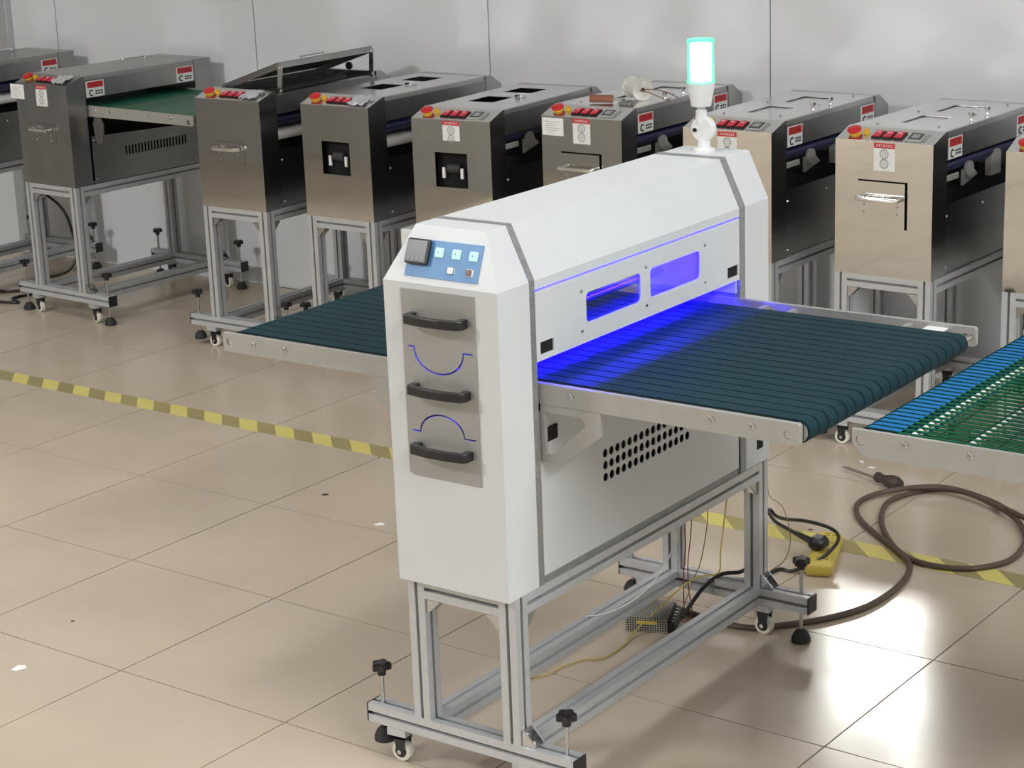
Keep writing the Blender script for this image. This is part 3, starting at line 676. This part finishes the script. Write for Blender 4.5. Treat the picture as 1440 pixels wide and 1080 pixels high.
        MB().cyl((0.15, y0, ZP-0.03), (0.15, y1, ZP-0.03), 0.018, 16).build('heat_tube', 'dark_inside', M, smooth=True)
    else:
        wins = {'panes': ((0.107, 0.185, 0.200, 0.334), (0.102, 0.422, 0.202, 0.562)), 'holes': ((0.075, 0.225, 0.175, 0.352), (0.070, 0.455, 0.180, 0.564)), 'handle': ()}[lid]
        H.prism([(0.002, y0), (BW-0.0075, y0), (BW-0.0075, y1), (0.002, y1)], 'z', ZP-0.003, ZP-0.0005, holes=[[(a, b), (a, d), (c_, d), (c_, b)] for a, b, c_, d in wins])
        H.mat(1); H.prism([(BW-0.0075, ZP-0.0005)] + [(p[0], p[1]) for p in sh[::-1]] + [(BW-0.005, ZP-0.0163), (BW-0.0075, ZP-0.004)], 'y', y0, y1); H.mat(0)
        H.box(0.0, y0, ZP-0.10, 0.002, y1, ZP-0.0005)
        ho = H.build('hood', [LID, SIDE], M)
        for a, b, c_, d in wins:
            if lid == 'panes': MB().box(a+0.001, b+0.001, ZP-0.007, c_-0.001, d-0.001, ZP-0.0045).build('window_pane', LID, ho)
            else: MB().box(a-0.004, b-0.004, ZP-0.020, c_+0.004, d+0.004, ZP-0.018).build('window_well', 'black_void', ho)
        if lid == 'handle':
            MB().tube(smooth_path([(0.185, 0.388, ZP-.001), (0.185, 0.388, ZP+0.022), (0.185, 0.395, ZP+0.027), (0.185, 0.50, ZP+0.027), (0.185, 0.507, ZP+0.022), (0.185, 0.507, ZP-.001)], 3), 0.0045, 8).build('lid_handle', 'chrome', ho, smooth=True)
        elif knobs:
            for xx, yy in ((0.278, 0.300), (0.270, 0.425)):
                MB().lathe([(0.0065, 0), (0.005, 0.002), (0.005, 0.014), (0.009, 0.016), (0.009, 0.024), (0.006, 0.026), (0.0, 0.026)], (xx, yy, ZP-0.0005), n=14).build('lid_knob', 'chrome', ho, smooth=True)
        if lid == 'panes':
            for xx, yy in ((0.06, 0.14), (0.06, 0.40), (0.245, 0.16), (0.245, 0.40), (0.245, 0.62)): screw(ho, (xx, yy, ZP-0.0005), (0, 0, 0), 0.004)
        if lid == 'holes': MB().box(0.19, 0.335, ZP-0.0005, 0.215, 0.375, ZP+0.012, 0.002).build('latch', 'chrome', ho)
    sk = MB().box(BW-0.004, y0+0.001, ZT-0.056, BW-0.001, y1-0.001, ZP-0.0165).build('side_cover', 'stainless_dull', M)
    for on, sy in zip(skirt_sticker, (0.096, 0.555)):
        if on:
            s_ = MB().box(BW-0.001, sy, ZT-0.055, BW-0.0002, sy+0.088, ZT+0.006).mat(1).box(BW-0.0002, sy+0.006, ZT-0.020, BW+0.0001, sy+0.084, ZT+0.003)
            o = s_.build('maker_sticker', ['white_print', 'red_print'], M)
            p = MB()
            for k in range(3):
                a = sy+0.014+0.022*k
                p.box(BW+0.0001, a, ZT-0.016, BW+0.0003, a+0.003, ZT-0.001).box(BW+0.0001, a, ZT-0.003, BW+0.0003, a+0.014, ZT-0.001).box(BW+0.0001, a+0.011, ZT-0.016, BW+0.0003, a+0.014, ZT-0.004)
            p.mat(1)
            p.tube([(BW+0.0001, sy+0.024+0.010*math.cos(t), ZT-0.039+0.010*math.sin(t)) for t in [0.9+4.4*i/14 for i in range(15)]], 0.0028, 5)
            for zz in (-0.034, -0.043):
                for k in range(3): p.box(BW-0.0002, sy+0.044+0.0125*k, ZT+zz-0.003, BW+0.0001, sy+0.054+0.0125*k, ZT+zz+0.003)
            p.build('print', ['dark_red_ink', 'ink'], o)
    # belt, rollers and lower side
    MB().box(0.004, y0, ZB+0.002, BW-0.05, y1, 0.76).build('inner_box', 'black_void', M)
    belt_m = 'green_belt' if lower == 'vent' else 'navy_belt'
    if lower != 'vent':
        pr = []
        for i in range(9): a = -PI/2+PI*i/8; pr.append((BW-0.032+0.018*math.cos(a), 0.838+0.018*math.sin(a)))
        pr += [(0.03, 0.856), (0.03, 0.820)]
        MB().prism(pr, 'y', 0.10, 0.645).build('belt', belt_m, M, smooth=True)
        if white_strip: MB().prism([(BW-0.03+0.022*math.cos(-PI/2+PI*i/8), 0.786+0.018*math.sin(-PI/2+PI*i/8)) for i in range(9)]+[(0.05, 0.804), (0.05, 0.768)], 'y', 0.10, 0.645).build('lower_roller', 'white_plastic', M, smooth=True)
    if bits and lower != 'vent':
        MB().box(BW-0.012, 0.098, 0.800, BW-0.006, 0.180, 0.818, 0.002).build('side_block', 'rail_metal', M)
        b_ = MB().prism([(0.225, 0.770), (0.32, 0.790), (0.28, 0.820), (0.225, 0.815)], 'x', BW-0.022, BW-0.014).build('bearing_mount', 'rail_metal', M)
        MB().lathe([(0.013, 0.0), (0.024, 0.0), (0.025, 0.004), (0.024, 0.010), (0.013, 0.010)], (BW-0.014, 0.250, 0.815), 'x', 20).mat(1).lathe([(0.0, 0.001), (0.013, 0.001), (0.013, 0.004), (0.0, 0.004)], (BW-0.014, 0.250, 0.815), 'x', 16).build('bearing', ['rail_metal', 'black_plastic'], b_, smooth=True)
        MB().prism([(0.405, 0.770), (0.475, 0.770), (0.475, 0.835), (0.455, 0.845), (0.430, 0.845), (0.405, 0.825)], 'x', BW-0.03, BW-0.012).build('bearing_mount', 'rail_metal', M)
    if lower == 'vent':
        vents = [[(0.262+0.0163*k, 0.620), (0.262+0.0163*k, 0.656), (0.270+0.0163*k, 0.656), (0.270+0.0163*k, 0.620)] for k in range(20)]
        MB().prism([(0.10, ZB+0.003), (0.645, ZB+0.003), (0.645, 0.695), (0.10, 0.715)], 'x', BW-0.004, BW-0.001, holes=vents).build('lower_panel', 'stainless_dull', M)
    else: MB().box(BW-0.012, y0+0.001, ZB+0.003, BW-0.009, y1-0.001, 0.735).build('lower_panel', SIDE, M)
    for yy, zz in ((0.11, ZB+0.02), (0.63, ZB+0.02), (0.11, 0.70), (0.35, 0.70)): screw(M, (BW-(0.001 if lower == 'vent' else 0.009), yy, zz), RX_P, 0.004, 'chrome')
    return M

MC = [
 (1, (-3.7778, 2.3377), -0.0559, dict(label='dull grey laminator with a green belt conveyor sticking out of its side', lid='handle', door='dull_door', film=True, paper=True, mat_front='stainless_dull', lower='vent', dull=True, bars=(-0.108, 0.44))),
 (2, (-2.7531, 2.2765), 0.0064, dict(label='stainless laminator with its lid propped open on two arms', lid='open', bars=(-0.108, 0.375), door='dull_door', film=True, skirt_sticker=(False, False), front_sticker=False, bits=False, white_strip=True)),
 (3, (-2.2789, 2.3069), -0.0212, dict(label='stainless laminator with a square front opening and no front sticker, beside the open-lidded one', lid='holes', knobs=False, door='hole', film=True, skirt_sticker=(False, False), front_sticker=False, bits=False, white_strip=True)),
 (4, (-1.7616, 2.2679), 0.0586, dict(label='stainless laminator with black lid openings and a caution sticker above its square hole', lid='holes', door='hole', skirt_sticker=(False, False), zt=0.905, knobs=False)),
 (5, (-1.3273, 2.3919), -0.0157, dict(label='stainless laminator with a paper note on its front and a wire spool on top', paper=True)),
 (6, (-0.7715, 2.3452), -0.0288, dict(label='stainless laminator directly behind the green signal lamp')),
 (7, (-0.2553, 2.3347), -0.0348, dict(label='stainless laminator showing its whole front door with silver handle, right of the white machine')),
 (8, (0.2703, 2.3097), 0.05, dict(label='stainless laminator cut off by the right edge of the picture')),
]
BG = {}
for k, loc, rz, kw in MC: BG[k] = steel_machine(loc, rz, **kw)
BG[0] = steel_machine((-4.53, 2.31), 0.0, label='grey laminator at the far left edge, half hidden behind the green-belt machine', lid='handle', door='dull_door', mat_front='stainless_dull', dull=True, bits=False, white_strip=True)
# green conveyor of the dull machine
def green_conveyor(M):
    for y0, y1 in ((0.100, 0.110), (0.632, 0.642)):
        rail = MB().prism([(0.27, 0.793), (0.885, 0.793), (0.895, 0.800), (0.895, 0.830), (0.27, 0.835)], 'y', y0, y1).build('conveyor_rail', 'rail_metal', M)
        if y0 < 0.2:
            for sx in (0.345, 0.435, 0.651, 0.775): screw(rail, (sx, y0, 0.816), RY_M, 0.007)
            MB().cyl((0.872, 0.094, 0.808), (0.872, 0.100, 0.808), 0.010, 12).build('shaft_end', 'chrome', rail)
    pr = [(0.868+0.017*math.sin(PI*i/10), 0.812+0.017*math.cos(PI*i/10)) for i in range(11)] + [(0.05, 0.795), (0.05, 0.829)]
    MB().prism(pr, 'y', 0.112, 0.630).build('belt', 'green_belt', M, smooth=True)
    for x in (0.45, 0.62, 0.79): MB().box(x-0.003, 0.112, 0.8292, x+0.003, 0.630, 0.8298).build('belt_seam', 'wire_olive', M)
    MB().prism([(0.325, 0.770), (0.337, 0.792), (0.372, 0.792), (0.384, 0.770), (0.376, 0.705), (0.362, 0.690), (0.345, 0.690), (0.333, 0.705)], 'y', 0.098, 0.104).build('bracket', 'stainless_dull', M)
green_conveyor(BG[1])
# white box on the left of the laminator with the lid openings
MB().box(-0.072, 0.005, 0.315, -0.004, 0.14, 0.528, 0.004).build('side_box', 'white_plastic', BG[4])

# ------------------------------------------------------------------ mesh conveyor at the right edge
def mesh_conveyor():
    M = empty('mesh_conveyor', (0, 0, 0)); tag(M, 'open mesh belt conveyor with green cords and a bright blue edge band', 'conveyor')
    Y0, Y1, X0, X1 = 0.150, 0.924, 0.884, 2.25
    poly = [(X0, 0.814), (X0, 0.790), (X0+0.024, 0.767), (X1, 0.767), (X1, 0.814)]
    for y0, y1, out in ((Y0, Y0+0.010, -1), (Y1-0.010, Y1, 1)):
        r = MB().prism(poly, 'y', y0, y1, holes=[circle(0.900, 0.795, 0.0095)]).build('conveyor_rail', 'rail_metal', M)
        yy = y0 if out < 0 else y1
        for sx in (0.983, 1.101, 1.35, 1.6): screw(r, (sx, yy, 0.800), RY_M if out < 0 else RY_P, 0.0062)
        MB().cyl((0.900, y0+0.003, 0.795), (0.900, y1-0.002, 0.795), 0.009, 12).build('shaft_end', 'steel', r)
    zc, rr = 0.7955, 0.0185
    MB().cyl((0.908, Y0+0.011, zc), (0.908, Y1-0.011, zc), rr-0.003, 20).build('end_roller', 'white_plastic', M, smooth=True)
    for x in (0.985, 1.090, 1.25, 1.45): MB().cyl((x, Y0+0.010, 0.8075), (x, Y1-0.010, 0.8075), 0.0060, 12).build('carrier_rod', 'white_plastic', M, smooth=True)
    a, b = Y0+0.018, Y1-0.018
    # blue edge band wrapped round the end roller
    pr = [(0.962, zc+rr)] + [(0.908-rr*math.sin(PI*i/10), zc+rr*math.cos(PI*i/10)) for i in range(11)] + [(0.962, zc-rr)]
    pi_ = [(p[0]+(0 if p[0] > 0.95 else 0.0006), p[1]+(-0.0012 if p[1] > zc else 0.0012)) for p in pr][::-1]
    MB().prism(pr+pi_, 'y', a, b).build('edge_band', 'mesh_blue', M, smooth=True)
    n = 33; blue = MB(); green = MB()
    for k in range(n+1):
        y = a+(b-a)*k/n
        p = [(0.962, y, zc+rr+0.0004)] + [(0.908-(rr+0.0006)*math.sin(PI*i/10), y, zc+(rr+0.0006)*math.cos(PI*i/10)) for i in range(11)] + [(0.962, y, zc-rr-0.0004)]
        blue.tube(p, 0.0014, 5)
        for z in (zc+rr-0.0004, zc-rr+0.0004): green.box(0.962, y-0.0046, z-0.0009, X1-0.02, y+0.0046, z+0.0009)
    blue.build('band_cords', 'mesh_dark', M, kind='stuff')
    cross = MB()
    for x in [0.975+0.055*k for k in range(19)]: cross.box(x-0.0011, a, zc+rr-0.0004, x+0.0011, b, zc+rr+0.0008)
    green.build('mesh_cords', 'mesh_green', M, kind='stuff'); cross.build('cross_cords', 'mesh_dark', M, kind='stuff')
    # unseen oven body added to shade the floor below, with its stand
    MB().box(1.36, Y0-0.06, 0.52, 1.36+0.62, Y1+0.06, 0.762, 0.01).build('shade_body', 'white_paint', M, bevel=0.004)
    MB().prism([(1.36, 0.84), (1.98, 0.84), (1.98, 1.05), (1.90, 1.16), (1.44, 1.16), (1.36, 1.05)], 'y', Y0-0.06, Y1+0.06).build('hood', 'white_paint', M, bevel=0.004)  # upper half of the added shading body
    for y in (Y0-0.06, Y1+0.001): MB().box(1.36, y, 0.762, 1.98, y+0.059, 0.84).build('shade_side', 'white_paint', M)
    for x in (1.40, 1.94):
        for y in (Y0+0.03, Y1-0.03): extrusion('frame_leg', 'z', 0.0, 0.52, x, y, M)
        extrusion('frame_rail', 'y', Y0+0.05, Y1-0.05, x, 0.14, M)
    for y in (Y0+0.03, Y1-0.03): extrusion('frame_rail', 'x', 1.42, 1.92, y, 0.14, M)
mesh_conveyor()

# ------------------------------------------------------------------ loose things
def lay(o, label, cat, group=None): return tag(o, label, cat, group)
hose = [(-0.02, 0.99, .008), (0.08, 0.965, .008), (0.212, 0.957, .008), (0.284, 1.014, .008), (0.361, 1.115, .008), (0.405, 1.232, .008), (0.408, 1.393, .008), (0.374, 1.512, .009), (0.305, 1.588, .009), (0.207, 1.669, .009), (0.124, 1.747, .009), (0.071, 1.827, .009), (0.056, 1.906, .009), (0.086, 1.975, .014),
        (0.165, 2.032, .024), (0.247, 2.063, .024), (0.369, 2.018, .020), (0.478, 1.94, .016), (0.545, 1.84, .009), (0.572, 1.74, .008), (0.569, 1.654, .008), (0.519, 1.574, .008), (0.44, 1.539, .009), (0.357, 1.553, .009), (0.277, 1.619, .009), (0.184, 1.75, .008), (0.133, 1.87, .008), (0.126, 1.956, .008), (0.17, 2.06, .008), (0.25, 2.10, .008), (0.36, 2.06, .008), (0.44, 1.975, .024), (0.53, 1.92, .024), (0.66, 1.86, .008), (0.95, 1.74, .008), (1.3, 1.6, .008)]
lay(MB().tube(smooth_path(hose, 8), 0.0075, 8).build('power_cable', 'hose_brown', smooth=True), 'thick brown cable looped in a coil on the floor', 'cable')
# screwdriver
d = Vector((0.1205, -0.0505, 0)).normalized(); th = math.atan2(d.y, d.x)
sd = empty('screwdriver', (-0.112, 2.116, 0.0), th); sd.scale = (1.0, 1.15, 1.15); tag(sd, 'flat screwdriver with a dark brown handle lying on the tiles', 'screwdriver')
MB().tube([(0.012, 0, 0.012), (0.150, 0, 0.0145)], 0.0036, 8).prism([(0, -0.004), (0.014, -0.0035), (0.014, 0.0035), (0, 0.004)], 'z', 0.011, 0.013).build('shaft', 'blade_steel', sd, smooth=True)
MB().lathe([(0.0, 0.0), (0.012, 0.001), (0.0135, 0.008), (0.0105, 0.022), (0.0125, 0.036), (0.0185, 0.062), (0.0185, 0.078), (0.014, 0.094), (0.0, 0.099)], (0.142, 0, 0.0186), 'x', 16).build('handle', 'handle_brown', sd, smooth=True)
# power strip with plug
ps = empty('power_strip', (0.168, 1.452, 0.0), math.radians(-70)); tag(ps, 'yellow power strip with a black plug in it, lying on the floor', 'power strip')
MB().box(-0.120, -0.034, 0.0, 0.120, 0.034, 0.038, 0.009).build('body', 'strip_yellow', ps, bevel=0.004)
for k in (-1.6, -0.6, 0.7, 1.6):
    MB().box(0.055*k-0.008, -0.010, 0.0378, 0.055*k-0.005, 0.004, 0.0386).box(0.055*k+0.005, -0.010, 0.0378, 0.055*k+0.008, 0.004, 0.0386).box(0.055*k-0.0015, 0.010, 0.0378, 0.055*k+0.0015, 0.020, 0.0386).build('socket', 'outlet_dark', ps)
pl = tag(MB().box(0.140, 1.405, 0.0390, 0.185, 1.455, 0.072, 0.010).cyl((0.145, 1.43, 0.055), (0.085, 1.455, 0.058), 0.010, 12, 0.006).build('power_plug', 'cable_black', smooth=True), 'black moulded plug pushed into the yellow power strip', 'plug')
bc = [(0.088, 1.4535, .058), (0.055, 1.468, .060), (0.0, 1.50, .062), (-0.06, 1.575, .055), (-0.085, 1.635, .035), (-0.06, 1.615, .030), (0.0, 1.555, .050), (0.09, 1.50, .078), (0.165, 1.478, .082), (0.205, 1.455, .075), (0.215, 1.415, .060), (0.19, 1.36, .03), (0.138, 1.335, .006), (0.105, 1.33, .006), (0.10, 1.25, .010), (0.15, 1.12, .06), (0.185, 1.03, .122), (0.185, 0.985, .130), (0.150, 0.965, .1245), (0.124, 0.930, .100), (0.104, 0.885, .055), (0.098, 0.868, .036)]
bc = [(q[0], q[1], q[2]) for q in bc]
lay(MB().tube(smooth_path(bc, 6), 0.0048, 8).build('mains_cord', 'cable_black', smooth=True), 'black mains cord running from the plug over the frame to the power supply', 'cable')
# perforated power supply
pu = empty('power_supply', (-0.020, 0.812, 0), math.radians(22)); tag(pu, 'perforated metal power supply box on the floor under the white machine', 'power supply')
MB().box(0, 0, 0.001, 0.098, 0.115, 0.036).build('case', 'perforated_metal', pu)
MB().box(0.098, 0.004, 0.001, 0.116, 0.111, 0.024).box(0.098, 0.004, 0.024, 0.102, 0.111, 0.034).build('terminal_block', 'black_plastic', pu)
for k in range(5): MB().cyl((0.109, 0.016+0.019*k, 0.024), (0.109, 0.016+0.019*k, 0.026), 0.004, 8).build('terminal_screw', 'steel', pu)
MB().box(0.025, -0.0006, 0.022, 0.075, 0.0, 0.029).build('warning_label', 'strip_yellow', pu)
# loose wires
def wire(pts, r, m, name, label): lay(MB().tube(smooth_path(pts, 6), r, 6).build(name, m, smooth=True), label, 'wire', 'loose wires under the white machine')
wire([(0.157, 0.90, 0.43), (0.153, 0.90, 0.326), (0.151, 0.90, 0.265), (0.133, 0.90, 0.174), (0.113, 0.90, 0.127), (0.095, 0.885, 0.06), (0.088, 0.875, 0.034)], 0.0014, 'wire_olive', 'hanging_wire', 'thin olive wire hanging under the white machine')
wire([(0.094, 0.90, 0.43), (0.092, 0.90, 0.263), (0.093, 0.90, 0.202), (0.088, 0.90, 0.148), (0.086, 0.90, 0.094), (0.087, 0.90, 0.034)], 0.0016, 'wire_red', 'hanging_wire', 'dark red wire hanging down to the power supply')
wire([(0.112, 0.90, 0.43), (0.109, 0.90, 0.257), (0.096, 0.905, 0.167), (0.097, 0.905, 0.096), (0.108, 0.90, 0.044), (0.096, 0.885, 0.022), (0.088, 0.88, 0.033)], 0.0014, 'wire_red', 'hanging_wire', 'red wire with a low loop beside the power supply terminals')
wire([(0.20, 0.93, 0.43), (0.185, 0.905, 0.22), (0.18, 0.90, 0.157), (0.132, 0.895, 0.139), (0.084, 0.89, 0.103), (0.040, 0.860, 0.052), (0.012, 0.80, 0.010), (0.022, 0.746, 0.003), (0.024, 0.653, 0.003), (-0.011, 0.618, 0.003), (-0.030, 0.561, 0.003), (-0.038, 0.502, 0.003), (-0.09, 0.45, 0.003)], 0.0018, 'wire_yellow', 'hanging_wire', 'yellow wire trailing from the machine across the floor tiles')
wire([(0.080, 0.90, 0.43), (0.076, 0.90, 0.251), (0.052, 0.89, 0.170), (0.044, 0.85, 0.135), (0.050, 0.78, 0.1225), (0.052, 0.70, 0.1195), (0.039, 0.636, 0.1193), (0.010, 0.603, 0.1193)], 0.0017, 'wire_white', 'hanging_wire', 'white wire resting on the lower frame rail of the white machine')
wire([(0.235, 1.01, 0.43), (0.235, 1.03, 0.36), (0.242, 1.03, 0.315), (0.275, 1.03, 0.295), (0.294, 1.03, 0.241), (0.294, 1.03, 0.198), (0.284, 1.02, 0.165), (0.257, 1.01, 0.140), (0.24, 0.995, 0.122)], 0.0012, 'wire_olive', 'hanging_wire', 'thin wire curling behind the far right leg of the white machine')
# paper scraps and specks
def scrap(x, y, sx, sy, rz, label, m='paper'):
    pts = [(-sx, -sy*0.6), (-sx*0.2, -sy), (sx*0.5, -sy*0.5), (sx, -sy*0.2), (sx*0.55, sy*0.8), (-sx*0.4, sy)]
    o = MB().prism(pts, 'z', 0.0006, 0.0018).build('paper_scrap' if m == 'paper' else 'debris_chip', m, loc=(x, y, 0), rz=rz); tag(o, label, 'scrap', 'litter on the floor')
scrap(-1.102, -0.084, 0.018, 0.016, 0.6, 'torn white paper scrap on the tiles in the lower left corner')
scrap(-0.993, 1.091, 0.015, 0.012, 0.1, 'small white paper scrap on the tiles left of the white machine')
scrap(-0.103, 2.216, 0.012, 0.006, -0.9, 'sliver of white paper by the screwdriver tip')
scrap(-0.055, 2.183, 0.013, 0.006, 0.2, 'pale paper sliver just behind the screwdriver shaft')
scrap(-1.289, 1.207, 0.010, 0.006, 0.5, 'black chip lying on the tiles left of the white machine', 'black_rubber')
scrap(-1.209, 0.175, 0.005, 0.004, 0.0, 'tiny brown speck on a floor tile at lower left', 'hose_brown')
scrap(0.033, 1.637, 0.006, 0.004, 0.3, 'tiny dark chip on the floor just behind the yellow power strip', 'hose_brown')
# items on top of the fifth laminator
M5 = BG[5]; X5, Y5, T5 = -1.3273, 2.3919, -0.0157
def w5(x, y, z): return (X5+x*math.cos(T5)-y*math.sin(T5), Y5+x*math.sin(T5)+y*math.cos(T5), z)
ZP5 = 0.947
sp = empty('wire_spool', w5(0.238, 0.232, ZP5), math.radians(55)); tag(sp, 'white plastic wire spool lying on its side on a stainless lid', 'spool')
MB().lathe([(0.007, 0.0), (0.035, 0.0), (0.036, 0.003), (0.035, 0.006), (0.007, 0.006)], (0, 0, 0.036), 'x', 26).build('flange', 'spool_white', sp, smooth=True).location = (-0.0, 0, 0)
MB().lathe([(0.007, 0.0), (0.035, 0.0), (0.036, 0.003), (0.035, 0.006), (0.007, 0.006)], (0, 0, 0.036), 'x', 26).build('flange', 'spool_white', sp, smooth=True).location = (0.085, 0, 0)
MB().lathe([(0.0, 0.006), (0.027, 0.006), (0.028, 0.04), (0.027, 0.085), (0.0, 0.085)], (0, 0, 0.036), 'x', 22).build('winding', 'wire_white', sp, smooth=True)
MB().lathe([(0.0, -0.0006), (0.0068, -0.0006), (0.0068, 0.0), (0.0, 0.0)], (0, 0, 0.036), 'x', 12).build('bore', 'black_void', sp)
sp.rotation_euler = (0, 0, math.radians(146))
for k, pts in enumerate(([(0.232, 0.225, .983), (0.26, 0.24, .985), (0.30, 0.27, .975), (0.335, 0.29, .955)], [(0.232, 0.225, .982), (0.27, 0.225, .975), (0.31, 0.25, .955), (0.30, 0.30, .950)])):
    lay(MB().tube([w5(*q) for q in smooth_path(pts, 6)], 0.0016, 6).build('spool_wire', 'wire_copper', smooth=True), ('longer' if k == 0 else 'shorter') + ' brown wire end pulled out of the white spool', 'wire', 'spool wires')
kn = empty('scraper_tool', w5(0.105, 0.125, ZP5), math.radians(22)); tag(kn, 'tool with a reddish wooden handle resting on a stainless lid', 'tool')
MB().tube(smooth_path([(0.0, 0, 0.016), (0.02, 0, 0.015), (0.05, 0, 0.0145), (0.075, 0, 0.0135)], 3), 0.0125, 10).build('handle', 'wood_red', kn, smooth=True)
MB().prism([(0.072, -0.010), (0.105, -0.016), (0.105, 0.016), (0.072, 0.010)], 'z', 0.009, 0.014).build('blade', 'steel', kn)
cl = tag(MB().box(-0.022, -0.014, 0, 0.022, 0.014, 0.012, 0.003).cyl((-0.01, 0, 0.012), (-0.01, 0, 0.022), 0.006, 10).box(0.004, -0.008, 0.012, 0.018, 0.008, 0.018, 0.002).build('latch_block', 'stainless_dull', loc=w5(0.240, 0.13, ZP5)), 'small metal latch block on the lid beside the wire spool', 'fitting')
# cables on the floor at the left edge
lay(MB().tube(smooth_path([(-4.35, 2.50, .006), (-4.18, 2.518, .006), (-4.10, 2.62, .006), (-4.02, 2.60, .006), (-4.06, 2.45, .006), (-3.98, 2.40, .006), (-4.2, 2.36, .006), (-4.4, 2.42, .006)], 6), 0.006, 8).build('floor_cable', 'cable_black', smooth=True), 'black cable coiled on the floor at the left edge', 'cable')
lay(MB().tube(smooth_path([(-4.42, 2.9, .36), (-4.32, 2.9, .34), (-4.217, 2.9, .28), (-4.171, 2.9, .18), (-4.16, 2.9, .09), (-4.18, 2.85, .02), (-4.25, 2.75, .006)], 6), 0.006, 8).build('floor_cable', 'cable_black', smooth=True), 'black cable arching down behind the frame of the green-belt machine', 'cable')
